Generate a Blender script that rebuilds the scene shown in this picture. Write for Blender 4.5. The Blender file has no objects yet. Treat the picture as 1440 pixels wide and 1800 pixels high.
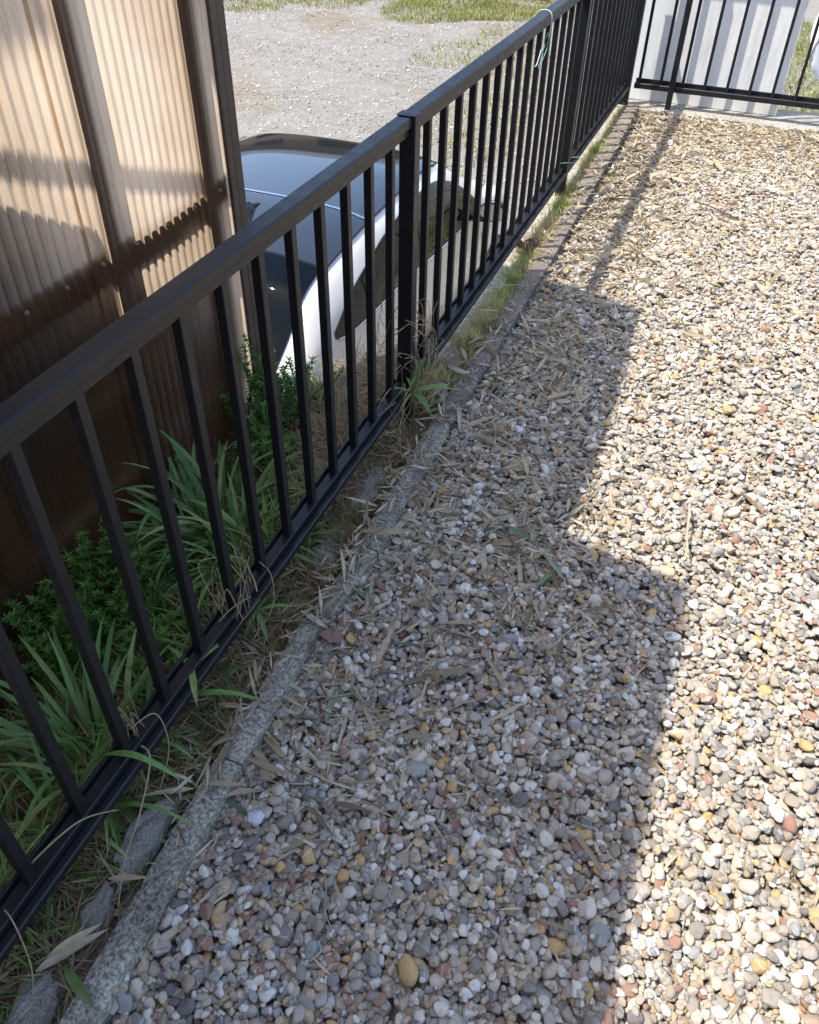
import bpy, bmesh, math, random
import numpy as np
from mathutils import Vector, Matrix, Euler, noise as mn
random.seed(7); RNG = np.random.default_rng(11)
scene = bpy.context.scene
COL = scene.collection
R = math.radians

# ------------------------------------------------------------------ camera
cam_d = bpy.data.cameras.new('camera'); cam = bpy.data.objects.new('camera', cam_d); COL.objects.link(cam)
scene.camera = cam
F_PX, PITCH, ROLL, YAW = 1443.1, R(41.463), R(1.313), R(20.633)
CAM = Vector((0.768, 0.0, 1.4446))
fw = Vector((-math.sin(YAW)*math.cos(PITCH), math.cos(YAW)*math.cos(PITCH), -math.sin(PITCH)))
rt = Vector((math.cos(YAW), math.sin(YAW), 0)); up = rt.cross(fw)
r2 = rt*math.cos(ROLL) + up*math.sin(ROLL); u2 = -rt*math.sin(ROLL) + up*math.cos(ROLL)
M = Matrix(((r2.x, u2.x, -fw.x), (r2.y, u2.y, -fw.y), (r2.z, u2.z, -fw.z))).to_4x4(); M.translation = CAM
cam.matrix_world = M
cam_d.sensor_fit = 'HORIZONTAL'; cam_d.sensor_width = 36; cam_d.lens = 36*F_PX/1440
cam_d.clip_start = 0.05; cam_d.clip_end = 2000
def project(P):
    d = Vector(P) - CAM; z = d.dot(fw)
    return (720 + F_PX*d.dot(r2)/z, 900 - F_PX*d.dot(u2)/z, z)

# ------------------------------------------------------------------ sky, sun, exposure
SUN = Vector((0.41, 0.27, -1.0)).normalized()          # direction the light travels
w = bpy.data.worlds.new('World'); scene.world = w; w.use_nodes = True
nt = w.node_tree; nt.nodes.clear()
sky = nt.nodes.new('ShaderNodeTexSky'); sky.sky_type = 'NISHITA'; sky.sun_disc = False
sky.sun_elevation = math.asin(-SUN.z); sky.sun_rotation = math.atan2(-SUN.x, -SUN.y) % (2*math.pi)
sky.air_density = 1.0; sky.dust_density = 1.8; sky.ozone_density = 1.0
bg = nt.nodes.new('ShaderNodeBackground'); bg.inputs[1].default_value = 0.15
out = nt.nodes.new('ShaderNodeOutputWorld')
nt.links.new(sky.outputs[0], bg.inputs[0]); nt.links.new(bg.outputs[0], out.inputs[0])
sd = bpy.data.lights.new('sun', 'SUN'); sd.energy = 3.0; sd.angle = R(0.55); sd.color = (1.0, 0.93, 0.82)
so = bpy.data.objects.new('sun', sd); COL.objects.link(so)
so.rotation_euler = SUN.to_track_quat('-Z', 'Y').to_euler(); so.location = (-6, -4, 14)
scene.view_settings.view_transform = 'Standard'; scene.view_settings.look = 'None'
scene.view_settings.exposure = 1.33; scene.view_settings.gamma = 1.0
scene.render.engine = 'CYCLES'
try:
    scene.cycles.max_bounces = 8; scene.cycles.transparent_max_bounces = 8; scene.cycles.caustics_reflective = False
except Exception: pass

# ------------------------------------------------------------------ material helpers
def new_mat(name):
    m = bpy.data.materials.new(name); m.use_nodes = True
    n = m.node_tree; b = n.nodes['Principled BSDF']; return m, n, b
def N(n, t, **kw):
    k = n.nodes.new(t)
    for a, v in kw.items():
        if a.startswith('i_'):
            k.inputs[a[2:]].default_value = v
        else: setattr(k, a, v)
    return k
def ramp(n, stops, interp='LINEAR'):
    r = n.nodes.new('ShaderNodeValToRGB'); cr = r.color_ramp; cr.interpolation = interp
    while len(cr.elements) < len(stops): cr.elements.new(0.5)
    for e, (p, c) in zip(cr.elements, stops):
        e.position = p; e.color = (c[0], c[1], c[2], 1)
    return r
def mix(n, fac, a, b, mode='MIX'):
    k = n.nodes.new('ShaderNodeMix'); k.data_type = 'RGBA'; k.blend_type = mode
    for s, v in ((k.inputs[0], fac), (k.inputs[6], a), (k.inputs[7], b)):
        if hasattr(v, 'links') or isinstance(v, bpy.types.NodeSocket): n.links.new(v, s)
        elif isinstance(v, (int, float)): s.default_value = v
        else: s.default_value = (v[0], v[1], v[2], 1)
    return k.outputs[2]
def bump(n, b, h, strength=0.4, dist=0.005):
    k = n.nodes.new('ShaderNodeBump'); k.inputs['Strength'].default_value = strength; k.inputs['Distance'].default_value = dist
    n.links.new(h, k.inputs['Height']); n.links.new(k.outputs[0], b.inputs['Normal'])
def noise(n, scale, detail=4, rough=0.6, coord=None, w=None):
    k = n.nodes.new('ShaderNodeTexNoise'); k.inputs['Scale'].default_value = scale
    k.inputs['Detail'].default_value = detail; k.inputs['Roughness'].default_value = rough
    if w is not None:
        k.noise_dimensions = '4D'; n.links.new(w, k.inputs['W'])
    if coord is not None: n.links.new(coord, k.inputs['Vector'])
    return k.outputs[0]
def coords(n, kind='Object'):
    return n.nodes.new('ShaderNodeTexCoord').outputs[kind]
def math_node(n, op, a, b=None):
    k = n.nodes.new('ShaderNodeMath'); k.operation = op
    for s, v in ((k.inputs[0], a), (k.inputs[1], b)):
        if v is None: continue
        if isinstance(v, bpy.types.NodeSocket): n.links.new(v, s)
        else: s.default_value = v
    return k.outputs[0]

MAT = {}
def simple(name, col, rough=0.6, metallic=0.0, var=0.0, scale=20, spec=0.5, bmp=0.0, coat=0.0):
    m, n, b = new_mat(name); b.inputs['Roughness'].default_value = rough; b.inputs['Metallic'].default_value = metallic
    b.inputs['Specular IOR Level'].default_value = spec; b.inputs['Coat Weight'].default_value = coat; b.inputs['Coat Roughness'].default_value = 0.03
    if var:
        f = noise(n, scale, 5, 0.65, coords(n))
        r = ramp(n, [(0.3, [c*(1-var) for c in col]), (0.7, [min(1, c*(1+var)) for c in col])])
        n.links.new(f, r.inputs[0]); n.links.new(r.outputs[0], b.inputs['Base Color'])
        if bmp: bump(n, b, f, bmp, 0.004)
    else: b.inputs['Base Color'].default_value = (*col, 1)
    MAT[name] = m; return m

# pebble: colour by the random number of each object / instance
def pebble_mat(name, lift=1.0, grey=False):
    m, n, b = new_mat(name)
    oi = n.nodes.new('ShaderNodeObjectInfo').outputs['Random']
    pal = [(.30,.27,.22),(.36,.31,.25),(.25,.225,.19),(.42,.38,.32),(.33,.305,.27),(.20,.185,.17),(.50,.47,.42),(.27,.235,.18),
           (.38,.29,.19),(.62,.60,.56),(.23,.235,.24),(.38,.34,.29),(.45,.40,.32),(.30,.235,.18),(.72,.70,.66),(.13,.13,.135),
           (.34,.315,.29),(.43,.29,.13),(.28,.26,.235),(.54,.50,.43),(.26,.15,.115),(.40,.37,.33),(.25,.27,.275),(.46,.37,.26),
           (.32,.28,.23),(.58,.545,.49),(.215,.20,.185),(.36,.30,.265),(.50,.46,.39),(.29,.27,.25)]
    pal = [tuple(v*.92 + w_*.08 for v, w_ in zip(c, (.37,.32,.25))) for c in pal]
    pal = [(a*1.02, c, d*.965) for a, c, d in pal]
    if grey: pal = [tuple(sum(c)/3*.6 + v*.4 for v in c) for c in pal]
    pal = [(min(.66, a*lift), min(.645, c*lift), min(.61, d*lift)) for a, c, d in pal]
    r = ramp(n, [(i/len(pal), c) for i, c in enumerate(pal)], 'CONSTANT'); n.links.new(oi, r.inputs[0])
    wn = n.nodes.new('ShaderNodeTexWhiteNoise'); wn.noise_dimensions = '1D'; n.links.new(oi, wn.inputs['W'])
    co = coords(n); W = math_node(n, 'MULTIPLY', oi, 97.0)
    f1 = noise(n, 1.6, 6, 0.7, co, W)
    sp = ramp(n, [(0.25, (.74,.72,.70)), (0.5, (1,1,1)), (0.78, (1.12,1.10,1.06))]); n.links.new(f1, sp.inputs[0])
    c1 = mix(n, 1.0, r.outputs[0], sp.outputs[0], 'MULTIPLY')
    wv = n.nodes.new('ShaderNodeTexWave'); wv.inputs['Scale'].default_value = 0.28; wv.inputs['Distortion'].default_value = 7; wv.inputs['Detail'].default_value = 3
    n.links.new(co, wv.inputs['Vector']); n.links.new(math_node(n, 'MULTIPLY', oi, 61.0), wv.inputs['Phase Offset'])
    vr = ramp(n, [(0.93, (0,0,0)), (0.99, (1,1,1))]); n.links.new(wv.outputs[1], vr.inputs[0])
    fac = math_node(n, 'MULTIPLY', vr.outputs[0], math_node(n, 'GREATER_THAN', wn.outputs[0], 0.72))
    c2 = mix(n, math_node(n, 'MULTIPLY', fac, 0.55), c1, (.62,.60,.56))
    f2 = noise(n, 14, 3, 0.6, co, W)
    dk = ramp(n, [(0.3, (.82,.80,.78)), (0.55, (1,1,1))]); n.links.new(f2, dk.inputs[0])
    n.links.new(mix(n, 0.7, c2, dk.outputs[0], 'MULTIPLY'), b.inputs['Base Color'])
    b.inputs['Roughness'].default_value = 0.85; b.inputs['Specular IOR Level'].default_value = 0.22
    bump(n, b, f2, 0.35, 0.08)
    MAT[name] = m; return m
pebble_mat('pebble_stone', 1.2)

def blade_mat(name, stops, source='attr', rough=0.6, trans=0.25):
    """thin leaf: diffuse + some translucency, colour from a random number per blade"""
    m, n, b = new_mat(name)
    if source == 'attr':
        a = n.nodes.new('ShaderNodeAttribute'); a.attribute_name = 'rnd'; v = a.outputs['Fac']
    else: v = n.nodes.new('ShaderNodeObjectInfo').outputs['Random']
    r = ramp(n, stops); n.links.new(v, r.inputs[0])
    f = noise(n, 60, 3, 0.6, coords(n))
    sp = ramp(n, [(0.3, (.72,.72,.70)), (0.7, (1.15,1.15,1.12))]); n.links.new(f, sp.inputs[0])
    c = mix(n, 0.8, r.outputs[0], sp.outputs[0], 'MULTIPLY')
    n.links.new(c, b.inputs['Base Color']); b.inputs['Roughness'].default_value = rough; b.inputs['Specular IOR Level'].default_value = 0.3
    t = n.nodes.new('ShaderNodeBsdfTranslucent'); n.links.new(c, t.inputs[0])
    ms = n.nodes.new('ShaderNodeMixShader'); ms.inputs[0].default_value = trans
    n.links.new(b.outputs[0], ms.inputs[1]); n.links.new(t.outputs[0], ms.inputs[2])
    n.links.new(ms.outputs[0], n.nodes['Material Output'].inputs[0])
    MAT[name] = m; return m
DRY = [(0, (.20,.15,.09)), (.25, (.33,.26,.17)), (.5, (.44,.36,.24)), (.75, (.52,.44,.31)), (1, (.60,.53,.41))]
blade_mat('dry_leaf', DRY, 'obj'); blade_mat('dry_leaf_litter', DRY, 'attr')
blade_mat('straw', [(0, (.20,.13,.07)), (.4, (.34,.25,.13)), (.8, (.44,.34,.19)), (1, (.50,.42,.28))], 'attr')
blade_mat('pale_green_leaf', [(0, (.10,.15,.08)), (.5, (.16,.21,.13)), (1, (.26,.30,.20))], 'obj')
blade_mat('strip_grass', [(0, (.55,.46,.24)), (.4, (.54,.50,.20)), (.65, (.36,.42,.12)), (1, (.42,.52,.13))], 'attr', trans=.35)
blade_mat('strap_leaf', [(0, (.14,.20,.07)), (.35, (.15,.28,.08)), (.8, (.22,.38,.11)), (1, (.34,.36,.14))], 'obj', .42, .3)
blade_mat('weed_leaf', [(0, (.07,.15,.025)), (.5, (.13,.25,.045)), (1, (.19,.33,.065))], 'attr', .55, .35)
blade_mat('lot_grass', [(0, (.28,.24,.10)), (.5, (.20,.22,.06)), (1, (.26,.30,.06))], 'attr', trans=.3)

# fence paint: dark bronze powder coat, dust and fine scratches
m, n, b = new_mat('fence_paint'); co = coords(n)
f = noise(n, 28, 4, .6, co); r = ramp(n, [(.35, (.0095,.0100,.0125)), (.66, (.0112,.0115,.0138)), (.9, (.022,.021,.022))]); n.links.new(f, r.inputs[0])
n.links.new(r.outputs[0], b.inputs['Base Color'])
f2 = noise(n, 40, 4, .7, co); b.inputs['Specular IOR Level'].default_value = .38; rr = ramp(n, [(.3, (.30,)*3), (.7, (.48,)*3)]); n.links.new(f2, rr.inputs[0]); n.links.new(rr.outputs[0], b.inputs['Roughness'])
bump(n, b, f2, .06, .002); MAT['fence_paint'] = m

# concrete, weathered
def concrete(name, lo, mid, hi, scale=1.0, speck=True):
    m, n, b = new_mat(name); co = coords(n)
    f = noise(n, 6*scale, 8, .75, co); r = ramp(n, [(.3, lo), (.5, mid), (.72, hi)]); n.links.new(f, r.inputs[0]); c = r.outputs[0]
    if speck:
        v = noise(n, 130*scale, 3, .7, co); s = ramp(n, [(.38, (.35,.35,.35)), (.5, (1,1,1)), (.66, (1.8,1.78,1.7))]); n.links.new(v, s.inputs[0])
        c = mix(n, .85, c, s.outputs[0], 'MULTIPLY')
        bump(n, b, v, .6, .004)
    n.links.new(c, b.inputs['Base Color']); b.inputs['Roughness'].default_value = .9; b.inputs['Specular IOR Level'].default_value = .2
    MAT[name] = m; return m
concrete('kerb_concrete', (.15,.138,.118), (.27,.25,.215), (.39,.365,.32))
n = MAT['kerb_concrete'].node_tree; b = n.nodes['Principled BSDF']; src = b.inputs['Base Color'].links[0].from_socket; co = coords(n)
pt = ramp(n, [(.34, (.58,.57,.53)), (.5, (.95,.95,.92)), (.62, (1.15,1.12,1.05))]); n.links.new(noise(n, 11, 6, .7, co), pt.inputs[0])
c_ = mix(n, .9, src, pt.outputs[0], 'MULTIPLY')
ms_ = ramp(n, [(.60, (0,0,0)), (.68, (.55,.55,.55))]); n.links.new(noise(n, 5.5, 5, .7, co), ms_.inputs[0]); c_ = mix(n, ms_.outputs[0], c_, (.11,.10,.05))
li = ramp(n, [(.66, (0,0,0)), (.70, (.7,.7,.7))]); n.links.new(noise(n, 70, 3, .6, co), li.inputs[0]); c_ = mix(n, li.outputs[0], c_, (.46,.45,.41))
n.links.new(c_, b.inputs['Base Color'])
concrete('kerb_brown', (.10,.085,.068), (.175,.15,.125), (.26,.23,.195))
concrete('footing_concrete', (.20,.185,.155), (.30,.285,.25), (.40,.385,.34), .8)
concrete('rough_stone', (.14,.13,.11), (.25,.23,.20), (.36,.335,.30), .22)
concrete('soil', (.055,.044,.03), (.12,.095,.065), (.20,.165,.115), 3.0)
concrete('gravel_bed_soil', (.12,.10,.075), (.2,.17,.13), (.3,.26,.2), 3.0)

# ------------------------------------------------------------------ mesh helpers
def tag(o, label=None, cat=None, group=None, kind=None):
    if label: o['label'] = label
    if cat: o['category'] = cat
    if group: o['group'] = group
    if kind: o['kind'] = kind
    return o
def link(o, parent=None):
    COL.objects.link(o)
    if parent: o.parent = parent
    return o
def mesh_obj(name, verts, faces, mat, parent=None, smooth=False):
    me = bpy.data.meshes.new(name); me.from_pydata([tuple(v) for v in verts], [], [tuple(f) for f in faces]); me.update()
    if mat: me.materials.append(MAT[mat] if isinstance(mat, str) else mat)
    if smooth: me.shade_smooth()
    return link(bpy.data.objects.new(name, me), parent)
def bm_obj(name, bm, mat, parent=None, smooth=False):
    me = bpy.data.meshes.new(name); bm.to_mesh(me); bm.free()
    if mat: me.materials.append(MAT[mat] if isinstance(mat, str) else mat)
    if smooth: me.shade_smooth()
    return link(bpy.data.objects.new(name, me), parent)
def box_bm(x0, x1, y0, y1, z0, z1, bev=0.0, seg=1):
    bm = bmesh.new()
    vs = [bm.verts.new((x, y, z)) for x in (x0, x1) for y in (y0, y1) for z in (z0, z1)]
    for f in ((0,1,3,2),(4,6,7,5),(0,4,5,1),(2,3,7,6),(0,2,6,4),(1,5,7,3)): bm.faces.new([vs[i] for i in f])
    bmesh.ops.recalc_face_normals(bm, faces=bm.faces)
    if bev: bmesh.ops.bevel(bm, geom=bm.edges[:], offset=bev, segments=seg, affect='EDGES', profile=.6)
    return bm
def box(name, x0, x1, y0, y1, z0, z1, mat, parent=None, bev=0.0, seg=1):
    return bm_obj(name, box_bm(x0, x1, y0, y1, z0, z1, bev, seg), mat, parent)
def empty(name, loc=(0,0,0)):
    o = bpy.data.objects.new(name, None); o.location = loc; o.empty_display_size = .1
    return link(o)
def tube_data(path, rad, sides=6, taper=None):
    P = [Vector(p) for p in path]; vs = []; fs = []
    ref = Vector((0,0,1))
    for i, p in enumerate(P):
        t = (P[min(i+1, len(P)-1)] - P[max(i-1, 0)]).normalized()
        a = t.cross(ref)
        if a.length < .1: a = t.cross(Vector((1,0,0)))
        a.normalize(); c = t.cross(a)
        r = rad*(taper(i/(len(P)-1)) if taper else 1)
        for k in range(sides):
            th = 2*math.pi*k/sides; vs.append(p + a*r*math.cos(th) + c*r*math.sin(th))
    for i in range(len(P)-1):
        for k in range(sides):
            k2 = (k+1) % sides
            fs.append((i*sides+k, i*sides+k2, (i+1)*sides+k2, (i+1)*sides+k))
    fs.append(tuple(range(sides))[::-1]); fs.append(tuple((len(P)-1)*sides+k for k in range(sides)))
    return vs, fs
def join_data(parts):
    V = []; Fc = []
    for vs, fs in parts:
        o = len(V); V += list(vs); Fc += [tuple(i+o for i in f) for f in fs]
    return V, Fc
def spline(pts, n=8):
    """Catmull-Rom through pts"""
    P = [Vector(p) for p in pts]; o = []
    for i in range(len(P)-1):
        a, b_, c, d = P[max(i-1,0)], P[i], P[i+1], P[min(i+2, len(P)-1)]
        for k in range(n):
            t = k/n
            o.append(.5*((2*b_) + (c-a)*t + (2*a-5*b_+4*c-d)*t*t + (3*b_-a-3*c+d)*t**3))
    o.append(P[-1]); return o

def blades_mesh(name, base, length, width, yaw, lean, bend, rnd, mat, parent=None, seg=3, fold=.0, zfun=None, roll=None):
    """many strips as one mesh. lean: angle from vertical at root, bend: extra angle gathered towards the tip"""
    n_ = len(base); base = np.asarray(base, float)
    V = np.zeros((n_, seg+1, 2, 3)); p = base.copy()
    d = np.stack([np.cos(yaw), np.sin(yaw)], 1); side = np.stack([-np.sin(yaw), np.cos(yaw), np.zeros(n_)], 1)
    if roll is not None: side[:, 2] = roll; side /= np.linalg.norm(side, axis=1)[:, None]
    for s in range(seg+1):
        t = s/seg; wdt = width*(1-t**2.2)*(0.65+.7*min(1, t*2.5)*1) if s < seg else width*.04
        V[:, s, 0] = p - side*wdt[:, None]*.5; V[:, s, 1] = p + side*wdt[:, None]*.5
        ang = lean + bend*(t+.5/seg); st = length/seg
        p = p + np.stack([d[:,0]*np.sin(ang)*st, d[:,1]*np.sin(ang)*st, np.cos(ang)*st], 1)
    V = V.reshape(-1, 3)
    k = np.arange(n_)[:, None]*((seg+1)*2) + (np.arange(seg)*2)[None, :]
    Fq = np.stack([k, k+1, k+3, k+2], -1).reshape(-1, 4)
    me = bpy.data.meshes.new(name); me.from_pydata(V.tolist(), [], Fq.tolist()); me.update()
    at = me.attributes.new('rnd', 'FLOAT', 'POINT'); at.data.foreach_set('value', np.repeat(rnd, (seg+1)*2).astype(np.float32))
    me.materials.append(MAT[mat]); me.shade_smooth()
    return link(bpy.data.objects.new(name, me), parent)

def leaf_data(L, W, curl=.1, twist=.0, fold=.25, seg=6):
    """one lanceolate leaf along +x, lying on z=0"""
    vs = []; fs = []
    for i in range(seg+1):
        t = i/seg; wd = W*.5*(math.sin(math.pi*min(1, t**.75*.97+.03))**.8)
        if i == seg: wd = W*.02
        z = curl*L*math.sin(t*math.pi*.9)*.5 - curl*L*t*.25
        a = twist*t
        c, s = math.cos(a), math.sin(a)
        for q, h in ((-1, fold*wd), (0, 0), (1, fold*wd)):
            vs.append((L*t, q*wd*c - h*s, z + q*wd*s + h*c))
    for i in range(seg):
        for q in (0, 1):
            k = i*3+q; fs.append((k, k+1, k+4, k+3))
    return vs, fs

# ================================================================== SETTING
# parking lot: one large sheet with low relief, stony, with grassy patches
LOT = -1.70
m, n, b = new_mat('lot_ground'); co = coords(n)
f = noise(n, .55, 5, .6, co); fine = noise(n, 42, 5, .75, co); mid = noise(n, 3.5, 5, .65, co)
c1 = ramp(n, [(.3, (.155,.15,.14)), (.5, (.25,.245,.232)), (.7, (.335,.33,.315))]); n.links.new(fine, c1.inputs[0])
c2 = ramp(n, [(.3, (.75,.70,.62)), (.7, (1.1,1.1,1.1))]); n.links.new(mid, c2.inputs[0])
cc = mix(n, .8, c1.outputs[0], c2.outputs[0], 'MULTIPLY')
gr = ramp(n, [(.54, (0,0,0)), (.63, (1,1,1))]); n.links.new(f, gr.inputs[0])
n.links.new(mix(n, math_node(n, 'MULTIPLY', gr.outputs[0], .6), cc, (.21,.17,.11)), b.inputs['Base Color'])
b.inputs['Roughness'].default_value = .95; b.inputs['Specular IOR Level'].default_value = .2
bump(n, b, fine, .8, .03); MAT['lot_ground'] = m
gx = [-160,-60,-30] + list(np.linspace(-14, 5, 60)) + [20,60,160]; gy = [-160,-60,-10] + list(np.linspace(1, 26, 70)) + [50,100,260]
vs = [(x, y, LOT + (.03*math.sin(x*.9+y*.5)+.02*math.sin(x*2.3-y*1.7)+.015*math.sin(y*3.1+x) if -14 < x < 5 and 1 < y < 26 else 0)) for y in gy for x in gx]
nx = len(gx); fs = [(j*nx+i, j*nx+i+1, (j+1)*nx+i+1, (j+1)*nx+i) for j in range(len(gy)-1) for i in range(nx-1)]
lot = tag(mesh_obj('parking_lot_ground', vs, fs, 'lot_ground', smooth=True), kind='structure')
def lot_z(x, y): return LOT + .03*math.sin(x*.9+y*.5)+.02*math.sin(x*2.3-y*1.7)+.015*math.sin(y*3.1+x)

# terrace body and its gravel bed (bed top at about z = -0.03, pebbles up to z = 0)
def rough_sheet(name, xs, ys, zf, mat, kind='structure'):
    vs = [(x, y, zf(x, y)) for y in ys for x in xs]; nx = len(xs)
    fs = [(j*nx+i, j*nx+i+1, (j+1)*nx+i+1, (j+1)*nx+i) for j in range(len(ys)-1) for i in range(nx-1)]
    return tag(mesh_obj(name, vs, fs, mat, smooth=True), kind=kind)
gravel = rough_sheet('gravel_ground', [.06] + list(np.linspace(.1, 6, 60)), list(np.linspace(-5, 5.60, 90)),
                     lambda x, y: -.050 + .006*math.sin(x*9+y*4)*math.sin(y*7), 'gravel_bed_soil')

def soil_z(x, y):
    z = -.035 + .012*math.sin(x*31+y*13)*math.sin(y*19-x*7) + .008*math.sin(y*47+x*5)
    if x < -.05: z -= .30*min(1, (-.05-x)/.5)**1.1 * (1 if y < 1.6 else max(.25, 1-(y-1.6)*.9))
    return z
ys = list(np.linspace(-3, 5.66, 220))
def strip_left(y):
    if y < 2.02: return -1.6
    if y < 2.50: return -.56 + (y-2.02)*1.0
    return -.085
vs = []; cols_ = 26
for y in ys:
    l = strip_left(y)
    for i in range(cols_):
        t = i/(cols_-1); x = l + (.085-l)*t**.8; vs.append((x, y, soil_z(max(x, -.62), y)))
fs = [(j*cols_+i, j*cols_+i+1, (j+1)*cols_+i+1, (j+1)*cols_+i) for j in range(len(ys)-1) for i in range(cols_-1)]
soil = tag(mesh_obj('soil_strip', vs, fs, 'soil', smooth=True), kind='structure')

# concrete retaining wall under the long fence and footing under the far fence
def lumpy_box(name, x0, x1, y0, y1, z0, z1, mat, parent=None, cell=.06, amp=.004, bev=.006):
    bm = box_bm(x0, x1, y0, y1, z0, z1, bev)
    for ax, a, c in ((0, x0, x1), (1, y0, y1), (2, z0, z1)):
        k = int((c-a)/cell)
        for i in range(1, min(k, 120)):
            p = [0,0,0]; p[ax] = a + (c-a)*i/min(k, 120); q = [0,0,0]; q[ax] = 1
            bmesh.ops.bisect_plane(bm, geom=bm.verts[:]+bm.edges[:]+bm.faces[:], plane_co=p, plane_no=q)
    for v in bm.verts:
        x, y, z = v.co
        v.co += Vector((math.sin(y*37+z*51)+math.sin(y*83+z*17), math.sin(x*61+z*29), math.sin(x*53+y*41)+math.sin(y*97+x*23)))*amp*.5
    return bm_obj(name, bm, mat, parent)
rw = tag(lumpy_box('retaining_wall', -.085, .048, 2.30, 5.50, LOT-.1, -.004, 'footing_concrete', cell=.12), 'grey concrete retaining wall whose top runs under the long black fence', 'wall')
box('terrace_end_wall', -.085, 6.0, 5.83, 6.0, LOT-.1, -.03, 'footing_concrete', rw)
sw = bpy.data.objects['terrace_end_wall']
ff = tag(lumpy_box('fence_footing', -.085, 5.0, 5.52, 5.83, -.4, .0, 'footing_concrete', cell=.12), 'low concrete footing under the far cross fence and the white board', 'footing')
# earth side below the bank, facing the lot
mesh_obj('bank_side', [(-1.6,2.02,-.45),(-.56,2.02,-.3),(-.085,2.50,-.2),(-.085,2.50,LOT-.1),(-.56,2.02,LOT-.1),(-1.6,2.02,LOT-.1)], [(0,1,4,5),(1,2,3,4)], 'soil', soil)

# kerb: one row of low concrete blocks between soil and gravel
kerb = tag(empty('kerb', (.12, 2.5, 0)), kind='structure')
def kerb_block(y0, y1, xa, xb, wd, z1, tilt=0.0):
    bm = box_bm(-wd/2, wd/2, 0, 1, -.09, 0, 0)
    L = y1-y0; bmesh.ops.scale(bm, vec=(1, L, 1), verts=bm.verts)
    k = max(4, int(L/.014))
    for i in range(1, k):
        bmesh.ops.bisect_plane(bm, geom=bm.verts[:]+bm.edges[:]+bm.faces[:], plane_co=(0, L*i/k, 0), plane_no=(0,1,0))
    for cx_ in (-.25, .0, .25):
        bmesh.ops.bisect_plane(bm, geom=bm.verts[:]+bm.edges[:]+bm.faces[:], plane_co=(cx_*wd, 0, 0), plane_no=(1,0,0))
    for v in bm.verts:
        x, y, z = v.co; t = y/L
        e = 1 if abs(x) > wd*.45 and z > -.01 else 0
        qn = Vector((x*40, (y+y0)*40, z*40)); chip = max(0, mn.noise(Vector((x*9, (y+y0)*24, 3.1)))-.25)*.02
        v.co.z += -.0035*e + .0022*mn.noise(qn) - chip*e + tilt*t
        v.co.x += (xa + (xb-xa)*t) - .12 - (.0025+chip)*e*(1 if x > 0 else -1) + .0016*mn.noise(qn*1.3)
        if y < 1e-4 or y > L-1e-4: v.co.z -= .004 if z > -.01 else 0
        v.co.y += y0-2.5; v.co.z += z1 + .004
    return bm_obj('kerb_block', bm, 'kerb_brown' if y0 > 1.9 else 'kerb_concrete', kerb, smooth=False)
kerb_y = [-.9, .10, .70, 1.075, 1.12, 1.36, 1.95, 2.55, 3.15, 3.75, 4.35, 4.95, 5.46]
kerb_x = [.195, .165, .140, .129, .137, .146, .134, .131, .129, .121, .113, .104, .092]
kerb_w = [.060, .059, .057, .056, .050, .062, .066, .070, .074, .078, .080, .080, .080]
kerb_z = [.012, .012, .013, .010, -.010, .002, .008, .010, .012, .016, .022, .030, .036]
for a in range(12):
    g = 0.0 if a == 3 else .002
    kerb_block(kerb_y[a]+g, kerb_y[a+1]-g, kerb_x[a], kerb_x[a+1], (kerb_w[a]+kerb_w[a+1])/2, kerb_z[a], kerb_z[a+1]-kerb_z[a])

# ================================================================== FENCES
Y0, S = 1.965, 0.125
ZB, ZT = .127, .815
simple('bolt_steel', (.18,.17,.16), .45, .8)
fence = tag(empty('metal_fence', (0, Y0, 0)), 'long dark bronze metal fence with square balusters running along the gravel terrace edge', 'fence')
def fpart(name, x0, x1, y0, y1, z0, z1, bev=.0015, parent=fence, off=(0, Y0, 0)):
    return bm_obj(name, box_bm(x0-off[0], x1-off[0], y0-off[1], y1-off[1], z0-off[2], z1-off[2], bev), 'fence_paint', parent)
YE = 5.60
PY = (Y0-16*S-.02, Y0-.022, Y0+16*S-.03, YE-.03)        # post centres
rails = [(PY[0]+.0185, PY[1]-.0185), (PY[1]+.0185, PY[2]-.0185), (PY[2]+.0185, PY[3]-.0245)]
for a, c in rails:
    tr = fpart('top_rail', -.012, .027, a-.017, c+.017, ZT+.022, ZT+.046, .003)
    fpart('rail_channel', -.006, .021, a+.002, c-.002, ZT+.004, ZT+.0219, .001, tr, (0, Y0, 0))
    br = fpart('bottom_rail', -.007, .020, a, c, ZB-.034, ZB, .002)
    fpart('rail_ledge', .0202, .037, a, c, ZB-.036, ZB-.016, .003, br, (0, Y0, 0))
    fpart('rail_lip', -.016, -.0102, a+.002, c-.002, ZB-.034, ZB+.009, .001, br, (0, Y0, 0))
k0 = fpart('baluster', -.003, .016, -.0095, .0095, ZB-.004, ZT+.006, .0012, fence, (0,0,0)); first = True
for i in range(-25, 29):
    if i in (0, 16, -16): continue
    y = S*i
    if first: o = k0; first = False
    else: o = k0.copy(); COL.objects.link(o)
    o.location = (0, y, 0)
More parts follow.
